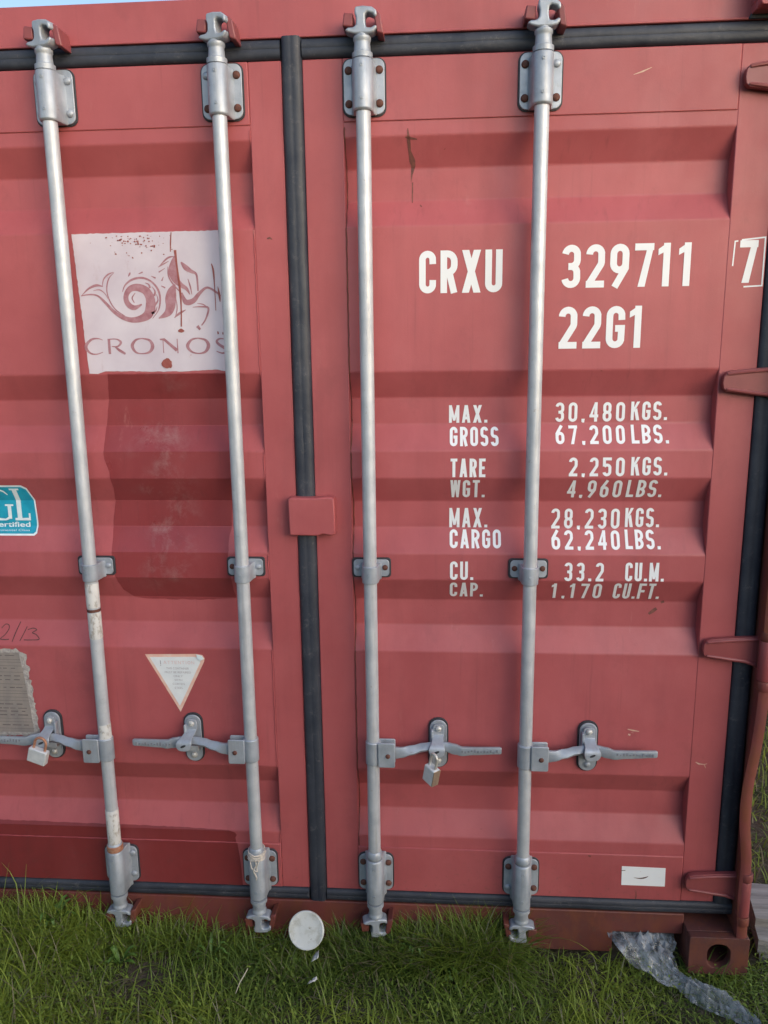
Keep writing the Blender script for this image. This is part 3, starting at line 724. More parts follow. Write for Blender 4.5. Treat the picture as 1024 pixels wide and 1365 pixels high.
# serif L and G
def rect(bm, a, b, c, d, y=0): bm.faces.new([bm.verts.new(p) for p in ((a, y, c), (b, y, c), (b, y, d), (a, y, d))])
rect(bm, -.806, -.793, 1.306, 1.390); rect(bm, -.813, -.786, 1.389, 1.394, -.0001); rect(bm, -.813, -.769, 1.302, 1.309, -.0002); rect(bm, -.774, -.769, 1.3085, 1.322, -.0001)
ribbon(bm, [(-.823,1.375),(-.831,1.385),(-.845,1.392),(-.865,1.387),(-.880,1.368),(-.882,1.345),(-.875,1.318),(-.858,1.305),(-.840,1.304),(-.828,1.310)], [.003,.005,.006,.010,.013,.014,.012,.007,.005,.007])
rect(bm, -.832, -.822, 1.306, 1.343, -.0001); rect(bm, -.839, -.815, 1.342, 1.347, -.0002)
conform(bm, .0013); obj('lettering', bm, PALE, d2, label='pale serif letters GL')
def font_text(s_, x0, x1, z0, z1, mat, parent, off, bold=.0, name='lettering', label=None):
    cu = bpy.data.curves.new('t', 'FONT'); cu.body = s_; cu.offset = bold; ob = bpy.data.objects.new('t', cu); COL.objects.link(ob)
    dg = bpy.context.evaluated_depsgraph_get(); me = bpy.data.meshes.new_from_object(ob.evaluated_get(dg))
    bm = bmesh.new(); bm.from_mesh(me); bpy.data.objects.remove(ob); bpy.data.meshes.remove(me)
    xs = [v.co.x for v in bm.verts]; ys = [v.co.y for v in bm.verts]
    for v in bm.verts:
        x = (v.co.x-min(xs))/(max(xs)-min(xs)); y = (v.co.y-min(ys))/(max(ys)-min(ys))
        v.co = Vector((x0+(x1-x0)*x, 0, z0+(z1-z0)*y))
    conform(bm, off); return obj(name, bm, mat, parent, label=label)
font_text('Certified', -.885, -.772, 1.284, 1.298, PALE, d2, .0013, .02, label='pale word Certified')
font_text('Environmental Class', -.90, -.772, 1.2735, 1.2785, PALE, d2, .0013)

# triangular attention decal
tri = [(-.464,.931),(-.318,.934),(-.302,.931),(-.296,.922),(-.298,.912),(-.374,.761)]
d3 = sheet('attention_decal', tri, PEACH, C_, .0005, 'white downward triangle decal with faded orange border')
cx3, cz3 = -.378, .879
sheet('decal_field', [(cx3+(a-cx3)*.85, cz3+(b-cz3)*.85) for a, b in tri], TRI, d3, .0009)
bm = bmesh.new(); text_bm(bm, 'ATTENTION', -.413, -.326, .904, .913, .0012, .3); conform(bm, .0014); obj('lettering', bm, INKRED, d3, label='faded word ATTENTION')
bm = bmesh.new(); text_bm(bm, '!', -.4225, -.4195, .898, .914, .0026); conform(bm, .0014); obj('lettering', bm, INK, d3)
z = .894
for s_, hw in (('THIS CONTAINER', .032), ('MUST BE REPAIRED', .037), ('ONLY', .013), ('WITH', .011), ('CORTEN', .017), ('STEEL', .012)):
    font_text(s_, -.374-hw, -.374+hw, z-.006, z, INK, d3, .0014); z -= .0115
bm = bmesh.new(); prism(bm, [(-.318,.934),(-.303,.930),(-.297,.921),(-.307,.916),(-.316,.922)], -.0035, -.0028)
obj('curled_corner', bm, PALE, d3)
# torn data plate
pl = [(-.965,.938),(-.90,.941),(-.83,.940),(-.815,.930),(-.804,.925),(-.808,.905),(-.798,.88),(-.803,.86),(-.797,.83),(-.796,.79),(-.792,.74),(-.790,.682),(-.80,.678),(-.965,.675)]
d4 = sheet('data_plate', jag(pl, .0035, .007, 11), PLEDGE, C_, .0008, 'weathered metal data plate with a ragged right edge')
sheet('plate_face', [(-.962,.930),(-.826,.930),(-.818,.86),(-.811,.78),(-.806,.690),(-.962,.688)], PLATE, d4, .0016)
bm = bmesh.new(); rnd = random.Random(5); z = .922
while z > .70:
    x = -.955; xe = -.835+(.93-z)*.09
    if rnd.random() < .42: ribbon(bm, [(x, z), (xe+.01, z-.001)], .0009)
    else:
        while x < xe-.008:
            L = rnd.uniform(.006, .03); ribbon(bm, [(x, z), (min(x+L, xe), z)], rnd.choice((.0022, .003, .0026))); x += L+rnd.uniform(.003, .012)
    z -= rnd.uniform(.007, .0125)
conform(bm, .0021); obj('plate_printing', bm, PINK, d4)
# handwritten 2/13
bm = bmesh.new()
def hand(P, w_=.0026): 
    Q = smoothline([(a, b, w_) for a, b in P]); ribbon(bm, [(a, b) for a, b, c in Q], [c for a, b, c in Q])
hand([(-.882,.993),(-.872,1.003),(-.862,1.001),(-.860,.992),(-.868,.978),(-.880,.967),(-.868,.965),(-.855,.966)])
hand([(-.829,1.010),(-.838,.985),(-.845,.960)]); hand([(-.808,.998),(-.815,.980),(-.823,.962)])
hand([(-.805,.990),(-.790,.994),(-.779,.990),(-.790,.983),(-.778,.978),(-.768,.967),(-.79,.965),(-.812,.965)])
conform(bm, .0006); obj('handwriting', bm, BLACKINK, C_, label='faint handwritten 2/13 in dark marker')
# white patch on the right door
d5 = None
bm = bmesh.new(); prism(bm, [(.862,.322),(.982,.320),(.983,.2625),(.863,.263)], -.0032, -.0023)
d5 = obj('blank_label', bm, WHITE, C_, label='blank white rectangular label with a dark tear')
bm = bmesh.new(); Q = smoothline([(.896,.288,.0005),(.912,.286,.003),(.926,.2885,.004),(.936,.2935,.001)]); ribbon(bm, [(a, b) for a, b, c in Q], [c for a, b, c in Q]); ribbon(bm, [(.862,.309),(.872,.310)], .002)
for v in bm.verts: v.co.y = -.0037
obj('tear', bm, RUST, d5)
# scrapes and rust marks of the right door
bm = bmesh.new()
for P in ([(.858,.737,.002),(.872,.7335,.0045),(.889,.731,.0015)], [(.860,.722,.004),(.866,.720,.005)], [(.868,.7275,.001),(.874,.7265,.001)], [(1.043,.645,.002),(1.052,.640,.004),(1.066,.6385,.002),(1.074,.641,.0015)], [(1.066,.6385,.002),(1.071,.628,.0015)], [(.79,2.36,.001),(.81,2.366,.0035),(.83,2.374,.001)]):
    ribbon(bm, [(a, b) for a, b, c in P], [c for a, b, c in P])
for v in bm.verts: v.co.y = -.0004-.0022*(v.co.z > 2.3) if v.co.x > 1.03 or v.co.z > 2.3 else PY-.0006
obj('paint_scrape', bm, simple('bare scrape', (.52, .30, .22), (.6, .42, .34), 90, .6), C_)
MARK = simple('rust mark', (.12, .045, .04), (.2, .07, .055), 120, .7)
for PP in ([[(.272,2.262,.002),(.274,2.235,.008),(.276,2.215,.006),(.282,2.195,.014),(.284,2.185,.010),(.280,2.165,.004),(.278,2.150,.001)], [(.266,2.243,.002),(.275,2.241,.006),(.294,2.238,.002)]], [[(.282,2.148,.003),(.281,2.10,.002)]], [[(.905,1.052,.006),(.915,1.06,.010),(.925,1.068,.008)]], [[(.935,1.084,.006),(.943,1.088,.008)]], [[(.30,2.095,.002),(.304,2.09,.004)]], [[(-.075,2.02,.003),(-.068,2.022,.005),(-.062,2.018,.002)]], [[(.768,.352,.004),(.775,.349,.006)]], [[(.905,.243,.002),(.906,.228,.003),(.905,.219,.003)]]):
    bm = bmesh.new(); zc_ = PP[0][0][1]; on = zc_ < .36 
    for P in PP: ribbon(bm, [(a, b_) for a, b_, c in P], [c for a, b_, c in P])
    if on or PP[0][0][0] < 0:
        for v in bm.verts: v.co.y -= .0028 if on else .0006
    else: conform(bm, .0007)
    obj('rust_mark', bm, MARK, C_)

# ---------------------------------------------------------------- locking gear
RY = -.045; RR = .0172
def bracket(x, z0, z1, parent, bolts, tube_lo, tube_hi):
    bm = bmesh.new(); prism(bm, rrect(x-.0515, x+.0515, z0-.0035, z1+.0035, .020), -.0062, -.0026); obj('bracket_pad', bm, PAD, parent, bevel=.001)
    bm = bmesh.new(); prism(bm, rrect(x-.048, x+.048, z0, z1, .017), -.0115, -.0066)
    # pressed housing around the rod: half tube with flanks
    n = 14; prof = [(-.030, -.0112), (-.0262, -.018), (-.0245, -.030)]
    prof += [(-.0238*math.cos(t), RY-.0238*math.sin(t)) for t in [math.pi*k/n for k in range(n+1)]]
    prof += [(.0245, -.030), (.0262, -.018), (.030, -.0112)]
    A = []
    for z, k in ((tube_lo, .93), (tube_lo+.004, 1), (tube_hi-.004, 1), (tube_hi, .95)):
        A.append([bm.verts.new((x+a*k, -.0112+(b+.0112)*k, z)) for a, b in prof])
    for r0, r1 in zip(A, A[1:]):
        for i in range(len(prof)-1): bm.faces.new((r0[i], r0[i+1], r1[i+1], r1[i]))
    bm.faces.new(A[0]); bm.faces.new(A[-1][::-1])
    br = obj('bearing_bracket', bm, GALV, parent, bevel=.0012)
    for (dx, z, mt) in bolts: rivet((x+dx, -.0114, z), .0092, .006, mt, parent)
    for z in (tube_lo+.22*(tube_hi-tube_lo), tube_hi-.16*(tube_hi-tube_lo)):
        bm = bmesh.new(); lathe(bm, [(.0042, .001), (.0042, -.0012), (.0022, -.0016), (.0018, -.0004)], (x-.001, RY-.0236, z), 'Y', 10); obj('grub_screw', bm, LEVER, parent, smooth=True)
def guide(x, parent, mats):
    bm = bmesh.new(); prism(bm, rrect(x-.0515, x+.0515, 1.1600, 1.2135, .009), -.0058, -.0005); obj('bracket_pad', bm, PAD, parent, bevel=.001)
    bm = bmesh.new(); n = 14
    prism(bm, rrect(x-.047, x+.047, 1.1640, 1.2095, .010), -.0102, -.0062)
    prof = [(-.027, -.0100), (-.0232, -.020), (-.0222, -.032)]
    prof += [(-.0215*math.cos(t), RY-.0215*math.sin(t)) for t in [math.pi*k/n for k in range(n+1)]]
    prof += [(.0222, -.032), (.0232, -.020), (.027, -.0100)]
    A = [[bm.verts.new((x+a*k, b, z)) for a, b in prof] for z, k in ((1.157, .97), (1.160, 1), (1.199, 1), (1.202, .97))]
    for r0, r1 in zip(A, A[1:]):
        for i in range(len(prof)-1): bm.faces.new((r0[i], r0[i+1], r1[i+1], r1[i]))
    bm.faces.new(A[0]); bm.faces.new(A[-1][::-1])
    obj('rod_guide', bm, GALV, parent, bevel=.0012)
    for dx, mt in zip((-.036, .036), mats): rivet((x+dx, -.0101, 1.188), .0075, .005, mt, parent)
    bm = bmesh.new(); lathe(bm, [(.0036, .001), (.0036, -.0008), (.0016, -.0012)], (x-.002, RY-.0213, 1.178), 'Y', 10); obj('grub_screw', bm, LEVER, parent, smooth=True)
def cam_head(x, zb, up, q, parent, ang=0.):
    # zb: where the neck leaves the bracket; up=+1 top of the door, -1 bottom; q mirrors left-right
    def Z(d): return zb+up*d
    bm = bmesh.new()
    P = [(.0235, -.001), (.0238, .010), (.0195, .0125), (.0182, .030), (.0185, .034), (.0205, .037), (.0205, .043), (.0170, .046), (.0165, .058)]
    P = [(r_, up*h) for r_, h in P]
    lathe(bm, P, (x, RY, zb), 'Z', 22)
    obj('rod_neck', bm, GALV, parent, smooth=True)
    bm = bmesh.new()
    A = [(-.038,.0555),(-.030,.050),(-.016,.0465),(.016,.0465),(.028,.049),(.034,.057),(.0345,.0635),(.028,.0625),(.022,.0585),(.0105,.0595),(.0085,.070),(.0085,.086),(.014,.0905),(.026,.087),(.030,.079),(.0355,.0835),(.034,.094),(.024,.101),(.004,.1035),(-.014,.102),(-.015,.090),(-.0115,.080),(-.012,.066),(-.018,.0605),(-.030,.060)]
    prism(bm, [(x+q*a, Z(b)) for a, b in A], RY-.017, RY+.017)
    M = Matrix.Translation((x, RY, 0)) @ Matrix.Rotation(ang, 4, 'Z') @ Matrix.Translation((-x, -RY, 0))
    bmesh.ops.transform(bm, matrix=M, verts=bm.verts)
    obj('cam', bm, GALV, parent, bevel=.0035, seg=3)
    # keeper welded on the header / sill
    kp = hd if up > 0 else sill; base = .0002 if up > 0 else -.0042
    for P_, yy in ((((.034,.050),(.050,.046),(.043,.088),(.033,.096),(.027,.090)), RY-.012), (((-.044,.066),(-.020,.064),(-.019,.092),(-.040,.094)), RY-.008)):
        bm = bmesh.new(); prism(bm, [(x+q*a, Z(b)) for a, b in P_], yy, base)
        obj('cam_keeper', bm, HINGE if up > 0 else SILL, kp, bevel=.003)
gear = {}
for idx, (x, xb) in enumerate(((-.5755, -.5775), (-.1660, -.1660), (.1712, .1700), (.5790, .5815))):
    q = -1 if idx < 2 else 1
    bm = bmesh.new()
    n = 40; rings = []
    for k in range(n+1):
        z = .34+(2.30-.34)*k/n; f = 1-k/n; xx = x+(xb-x)*f+.0007*noise.noise(Vector((z*2, idx, 0)))
        rings.append([bm.verts.new((xx+RR*math.cos(2*math.pi*i/24), RY+RR*math.sin(2*math.pi*i/24), z)) for i in range(24)])
    for a, b in zip(rings, rings[1:]):
        for i in range(24): bm.faces.new((a[i], a[(i+1) % 24], b[(i+1) % 24], b[i]))
    rod = obj('locking_rod', bm, ROD, C_, smooth=True)
    gear[idx] = rod
    rb, gr = RUST, GALV
    TB = {0: [(-.036,2.387,gr),(.036,2.387,gr),(-.036,2.315,gr),(.036,2.315,gr)], 1: [(-.036,2.387,gr),(.036,2.387,rb),(-.036,2.315,rb),(.036,2.315,rb)], 2: [(a, b, rb) for a in (-.036, .036) for b in (2.387, 2.315)], 3: [(-.036,2.387,rb),(.036,2.387,gr),(-.036,2.315,rb),(.036,2.315,rb)]}[idx]
    bracket(x, 2.291, 2.412, rod, TB, 2.289, 2.400)
    BB = {0: [(.036,.320,gr),(.036,.252,gr),(-.036,.320,gr),(-.036,.252,gr)], 1: [(a, b, rb) for a in (-.036, .036) for b in (.316, .250)], 2: [(a, b, rb) for a in (-.036, .036) for b in (.316, .250)], 3: [(-.036,.316,rb),(.036,.316,rb),(-.036,.250,gr),(.036,.250,rb)]}[idx]
    bracket(xb, .227, .340, rod, BB, .214, .352)
    bm = bmesh.new(); lathe(bm, [(.0205, .354), (.022, .356), (.022, .364), (.0200, .374), (.0175, .377)], (xb, RY, 0), 'Z', 22); obj('rod_collar', bm, GALV, rod, smooth=True)
    guide((x+xb)/2, rod, [(gr, gr), (rb, gr), (gr, rb), (rb, rb)][idx])
    cam_head(x, 2.401, 1, 1, rod, ang=(-.25 if idx < 2 else 0))
    cam_head(xb, .212, -1, -1 if idx == 3 else 1, rod, ang=(.2 if idx == 2 else 0))
# worn white paint and a rusty band on the leftmost rod
for z0, z1, mt, dr_ in ((1.083, 1.150, WHITEP, .0006), (1.071, 1.079, RUST, .0010), (.995, 1.069, WHITEP, .0005), (.372, .482, WHITEP, .0010), (.352, .371, SHK, .0055), (.655, .745, WHITEP, .0004)):
    bm = bmesh.new(); xx = -.5768
    lathe(bm, [(RR+dr_*.5, z0), (RR+dr_, z0+.002), (RR+dr_, z1-.002), (RR+dr_*.5, z1)], (xx if z0 > .6 else -.5775, RY, 0), 'Z', 24)
    obj('worn_coating', bm, mt, gear[0], smooth=True)
# twine tied round the second rod
bm = bmesh.new(); P = []
rnd = random.Random(8)
for k in range(90):
    t = k*.42; P.append((-.166+(.0222+.003*rnd.random())*math.cos(t), RY+(.0222+.003*rnd.random())*math.sin(t), .366-.022*k/90+.006*math.sin(t*.5+1)))
P += [(-.166+.004*math.sin(k*.8), RY-.0265-.001*k/10, .350-.0055*k) for k in range(12)]
tube(bm, P, .0021, 6)
P = [(-.158+.003*math.sin(k*.9+1), RY-.027, .352-.006*k) for k in range(7)]+[(-.166, RY-.028, .318), (-.176, RY-.026, .326), (-.179, RY-.024, .345)]
tube(bm, P, .0018, 6)
tag(obj('twine', bm, TWINE, smooth=True), 'pale knotted twine wound round the foot of the second rod from the left', 'twine')

# ---------------------------------------------------------------- handles
def handle(xr, q, idx):
    # q: +1 the lever points right
    root = None
    def X(d): return xr+q*d
    xs = {0: (-.7455, -.022), 1: (-.3385, .0), 2: (.3475, .0), 3: (.7520, .0)}[idx]
    xc = xs[0]
    zc = .686 if idx else .687
    # lever
    end = {0: -.930, 1: -.500, 2: .517, 3: .928}[idx]
    st = [(X(.020), -.050, .679, .034, .012, 0), (X(.060), -.050, .679, .034, .012, 0), (X(.075), -.050, .680, .030, .012, .1), (X(.105), -.046, .685, .026, .014, .7), (X(.135), -.040, .691, .024, .014, .9), (xc-q*.012, -.036, .694, .022, .014, .5), (xc+q*.018, -.036, .693, .026, .013, .25), (xc+q*.045, -.040, .688, .030, .012, .05), (xc+q*.065, -.043, .684, .026, .012, 0), (end-q*.080, -.043, .6855, .023, .010, 0), (end-q*.004, -.043, .6885, .020, .009, 0), (end, -.043, .6885, .016, .007, 0)]
    if idx == 1: st = [(a, b, c+(.690-c)*.25*(abs(a-xr) > .2), d, e, f) for a, b, c, d, e, f in st]
    bm = bmesh.new(); rings = []
    st2 = []
    for s0, s1 in zip(st, st[1:]):
        for k in range(4):
            f = k/4; f2 = f*f*(3-2*f); st2.append(tuple(a+(b-a)*(f if i == 0 else f2) for i, (a, b) in enumerate(zip(s0, s1))))
    st2.append(st[-1])
    for (a, b, c, hh, tt, tw) in st2:
        r_ = rrect(-hh/2, hh/2, -tt/2, tt/2, min(hh, tt)*.32, 2); ring = []
        for u, v in r_:
            uu = u*math.cos(tw)-v*math.sin(tw); vv = u*math.sin(tw)+v*math.cos(tw)
            ring.append(bm.verts.new((a, b+vv, c+uu)))
        rings.append(ring)
    for r0, r1 in zip(rings, rings[1:]):
        for i in range(len(r0)): bm.faces.new((r0[i], r0[(i+1) % len(r0)], r1[(i+1) % len(r0)], r1[i]))
    bm.faces.new(rings[0]); bm.faces.new(rings[-1][::-1])
    lev = obj('door_handle', bm, LEVER, C_, smooth=True, label=['handle lever running off past a rusty-shackled padlock', 'handle lever below the triangular decal', 'handle lever with a hanging padlock', 'rightmost handle lever, without a padlock'][idx])
    # embossed grip marks
    bm = bmesh.new(); rnd = random.Random(idx)
    for k in range(12):
        a = end-q*(.012+.0085*k); box(bm, a-.0022, a+.0022, -.0495, -.0470, .684+rnd.uniform(-.003, .002), .690+rnd.uniform(-.003, .003))
    obj('grip_emboss', bm, simple('dark grip mark', (.17, .18, .21), (.24, .25, .29), 90, .7), lev)  # grip marks set in a darker grey than the lever
    # clevis
    bm = bmesh.new()
    cz = .678 if idx else .670
    x0, x1 = sorted((X(.014), X(.060)))
    A = rrect(x0, x1, cz-.036, cz+.035, .004, 2)
    prism(bm, A, -.066, -.0605); prism(bm, A, -.040, -.0345)
    lathe(bm, [(RR+.0004, cz-.034), (RR+.0035, cz-.033), (RR+.0035, cz+.032), (RR+.0004, cz+.033)], (xr, RY, 0), 'Z', 22)
    xa, xb_ = sorted((X(.012), X(.020)))
    box(bm, xa, xb_, -.0604, -.0401, cz-.033, cz+.032)
    obj('clevis', bm, GALV, lev, bevel=.0018)
    rivet((X(.041), -.0658, cz-.002), .0066, .005, RUST, lev)
    # catch plate
    bm = bmesh.new(); prism(bm, rrect(xc-.0275, xc+.0275, .6135, .7615, .0270, 7), -.0050, PY-.0004); obj('catch_pad', bm, PAD, lev, bevel=.001)
    bm = bmesh.new(); prism(bm, rrect(xc-.0235, xc+.0235, .617, .757, .0230, 7), -.0105, -.0054)
    box(bm, xc-.020, xc-.014, -.030, -.0107, .693, .735) if idx else box(bm, xc+.014, xc+.020, -.030, -.0107, .693, .735)
    prism(bm, rrect(xc-.012, xc+.020, .660, .676, .004), -.0345, -.0107)
    obj('catch_plate', bm, GALV, lev, bevel=.0018)
    rivet((xc, -.0104, .637), .0088, .007, RIVET if idx != 3 else GALV, lev)
    # hasp flap hanging over the lever: riveted at the top, kinked forward, with a round slotted end
    dx = {0: -.010, 1: -.013, 2: -.004, 3: .004}[idx]
    rowsd = [(.7490,.006,0,-.0165),(.7470,.011,0,-.0165),(.7420,.0148,0,-.0165),(.7300,.0155,0,-.0165),(.7200,.0152,.05,-.0175),(.7130,.0150,.25,-.0260),(.7060,.0165,.6,-.0440),(.7010,.0195,.85,-.0530),(.6950,.0215,1,-.0560),(.6880,.0215,1,-.0565),(.6810,.0190,1,-.0565),(.6760,.0140,1,-.0565),(.6735,.0070,1,-.0565)]
    bm = bmesh.new(); rings = []
    for z, hw_, fx, y in rowsd:
        cxx = xc+dx*fx
        rings.append([bm.verts.new(p) for p in ((cxx-hw_, y-.0045, z), (cxx, y-.0053, z), (cxx+hw_, y-.0045, z), (cxx+hw_, y, z), (cxx, y, z), (cxx-hw_, y, z))])
    for r0, r1 in zip(rings, rings[1:]):
        for i in range(6): bm.faces.new((r0[i], r0[(i+1) % 6], r1[(i+1) % 6], r1[i]))
    bm.faces.new(rings[0]); bm.faces.new(rings[-1][::-1])
    obj('hasp', bm, GALV, lev, bevel=.001)
    bm = bmesh.new(); prism(bm, [(xc+dx+.0075*math.cos(a)-.0005, .6885+.0034*math.sin(a)+.0028*math.cos(a)) for a in [k*.45 for k in range(14)]], -.0625, -.0600)
    obj('hasp_slot', bm, PAD, lev)
    rivet((xc, -.0222, .737), .0085, .006, RIVET, lev)
    return xc
for idx, (xr, q) in enumerate(((-.5765, -1), (-.166, -1), (.171, 1), (.5800, 1))): handle(xr, q, idx)

# ---------------------------------------------------------------- padlocks
def padlock(loc, label, rz, tilt, bmat, smat, w_=.050, h_=.040, d_=.020, ex=0.):
    root = empty('padlock', loc); tag(root, label, 'padlock', 'padlocks hanging from the door handles')
    M = Matrix.Translation(loc) @ Matrix.Rotation(rz, 4, 'Z') @ Matrix.Rotation(tilt, 4, 'Y')
    bm = bmesh.new(); vs = box(bm, -w_/2, w_/2, -d_/2, d_/2, -.030-ex-h_, -.030-ex); bmesh.ops.transform(bm, matrix=M, verts=bm.verts)
    b = obj('padlock_body', bm, bmat, root, bevel=.003, seg=3)
    bm = bmesh.new(); sw = w_*.31
    P = [(-sw, 0, -.034-ex), (-sw, 0, -.012)]+[(-sw*math.cos(R(a)), 0, -.012+sw*math.sin(R(a))) for a in range(15, 180, 15)]+[(sw, 0, -.012), (sw, 0, -.034-ex)]
    tube(bm, [M @ Vector(p) for p in P], .0038, 10); obj('shackle', bm, smat, root, smooth=True)
    return root, M
padlock((-.747, -.074, .706), 'pale square padlock with rusty shackle on the leftmost door handle', R(-6), R(16), SILV, SHK, .054, .042)
r2, M2 = padlock((.338, -.080, .692), 'narrow padlock turned sideways, silver and brown, on the third handle from the left', R(-48), R(13), SILV, STEEL, .038, .050, .024, .010)
bm = bmesh.new(); box(bm, .0186, .0212, -.0118, .0118, -.0892, -.0408)
bmesh.ops.transform(bm, matrix=M2, verts=bm.verts); obj('side_plate', bm, BRASS, r2, bevel=.0008)

# ---------------------------------------------------------------- things in the grass
# round lid leaning on the sill
bm = bmesh.new()
lathe(bm, [(.046, .003), (.050, .002), (.0515, -.001), (.0515, -.007), (.049, -.0085), (.047, -.0078), (.0455, -.0072), (.02, -.0071), (.0005, -.0071)], (0, 0, 0), 'Y', 40)
M = Matrix.Translation((-.022, -.088, .148)) @ Matrix.Rotation(R(-8), 4, 'Z') @ Matrix.Rotation(R(-24), 4, 'X')
bmesh.ops.transform(bm, matrix=M, verts=bm.verts)
tag(obj('plastic_disc', bm, LID, smooth=True), 'small round dirty white plastic disc leaning on the sill in the grass', 'disc')

# crumpled clear plastic film
path = [((.925, .05, .100), .105), ((.935, -.012, .100), .098), ((.955, -.05, .070), .078), ((.985, -.085, .048), .046), ((1.012, -.110, .044), .024), ((1.035, -.135, .046), .027), ((1.065, -.160, .045), .031), ((1.098, -.180, .045), .031), ((1.130, -.205, .044), .028), ((1.150, -.245, .040), .026), ((1.155, -.29, .040), .020)]
bm = bmesh.new(); rows = []; NN = 26
fine = []
for (p0, w0), (p1, w1) in zip(path, path[1:]):
    for k in range(8): f = k/8; fine.append((Vector(p0).lerp(Vector(p1), f), w0+(w1-w0)*f))
fine.append((Vector(path[-1][0]), path[-1][1]))
for j, (p, wd) in enumerate(fine):
    d = (fine[min(j+1, len(fine)-1)][0]-fine[max(j-1, 0)][0]).normalized(); side = d.cross(Vector((0, 0, 1))).normalized()
    row = []
    for i in range(NN+1):
        u = -1+2*i/NN; q = p+side*u*wd
        h = .018*(1-min(1, 3*abs(noise.noise(Vector((u*3.2+.04*j, j*.05, 0))))))+.014*(1-min(1, 4*abs(noise.noise(Vector((u*2.1-.05*j, j*.03, 7)))))) +.016*noise.noise(Vector((u*5, j*.07, 5)))+.0015*noise.noise(Vector((u*9, j*.5, 2)))+.012*(1-u*u)
        q = q+Vector((.006*noise.noise(Vector((j*.5, u*4, 9))), .005*noise.noise(Vector((j*.5, u*4, 2))), 0))
        z = q.z+h
        if q.y < -.01: z = max(gz(q.x, q.y)+.012+h*.6, z-.02*abs(u))
        else: z = min(z, .109)
        row.append(bm.verts.new((q.x, q.y, z)))
    rows.append(row)
for a, b in zip(rows, rows[1:]):
    for i in range(NN): bm.faces.new((a[i], a[i+1], b[i+1], b[i]))
tag(obj('plastic_film', bm, FILM, smooth=True), 'crumpled clear plastic film trailing from under the container into the grass', 'plastic film')

# weathered planks at the right corner
def plank(c, rz, L, W, H, label, seed):
    bm = bmesh.new(); n = 14; rows = []
    for k in range(n+1):
        x = -L/2+L*k/n; wv = .006*noise.noise(Vector((x*4, seed, 0)))
        rows.append([bm.verts.new((x+.004*noise.noise(Vector((a, b, seed))), a*W/2+wv, b*H/2+wv*.6)) for a, b in ((-1,-1),(-1,.8),(-.85,1),(.85,1),(1,.8),(1,-1))])
    for r0, r1 in zip(rows, rows[1:]):
        for i in range(6): bm.faces.new((r0[i], r0[(i+1) % 6], r1[(i+1) % 6], r1[i]))
    bm.faces.new(rows[0]); bm.faces.new(rows[-1][::-1])
    o = obj('wooden_plank', bm, WOOD, smooth=True, origin=(0,0,0)); o.location = c; o.rotation_euler = (R(seed), 0, rz)
    tag(o, label, 'plank', 'grey planks beside the container'); return o
plank((1.80, .06, .110), R(-9), 1.05, .15, .030, 'grey weathered plank lying on top beside the container corner', 3)
plank((1.79, -.01, .066), R(-11), 1.05, .15, .046, 'thick grey weathered timber in the middle of the plank stack', -2)
plank((1.79, -.055, .030), R(-14), 1.05, .13, .026, 'dark grey plank lowest on the ground beside the container', 1)

rnd = random.Random(21)
def scrap(c, sx, sy, label, name='paper_scrap', seed=0):
    bm = bmesh.new(); G = []
    for j in range(5):
        G.append([bm.verts.new((c[0]+sx*(i/4-.5)*(1-.3*j/4)+.002*noise.noise(Vector((i, j, seed))), c[1]+sy*(j/4-.5)+.25*sx*(i/4-.5), c[2]+.006*noise.noise(Vector((i*.9, j*.9, seed)))+.003*i)) for i in range(5)])
    for a, b in zip(G, G[1:]):
        for i in range(4): bm.faces.new((a[i], a[i+1], b[i+1], b[i]))
    o = obj(name, bm, PAPER, smooth=True); s_ = o.modifiers.new('t', 'SOLIDIFY'); s_.thickness = .0006
    tag(o, label, 'litter'); return o
scrap((.006, -.120, .085), .020, .026, 'small white scrap in the grass just below the round white disc', seed=1)
scrap((.010, -.200, .078), .028, .010, 'thin pale scrap in the grass near the bottom edge, below the white disc', seed=2)
bm = bmesh.new(); tube(bm, [(-.170,-.185,.100),(-.176,-.205,.095),(-.183,-.225,.090),(-.188,-.25,.080)], [.0012,.0018,.0015,.001], 6)
tag(obj('dry_stalk', bm, simple('dry straw', (.50,.46,.36), (.40,.36,.27), 90, .8)), 'pale dry stalk standing out of the grass at lower left', 'stalk')

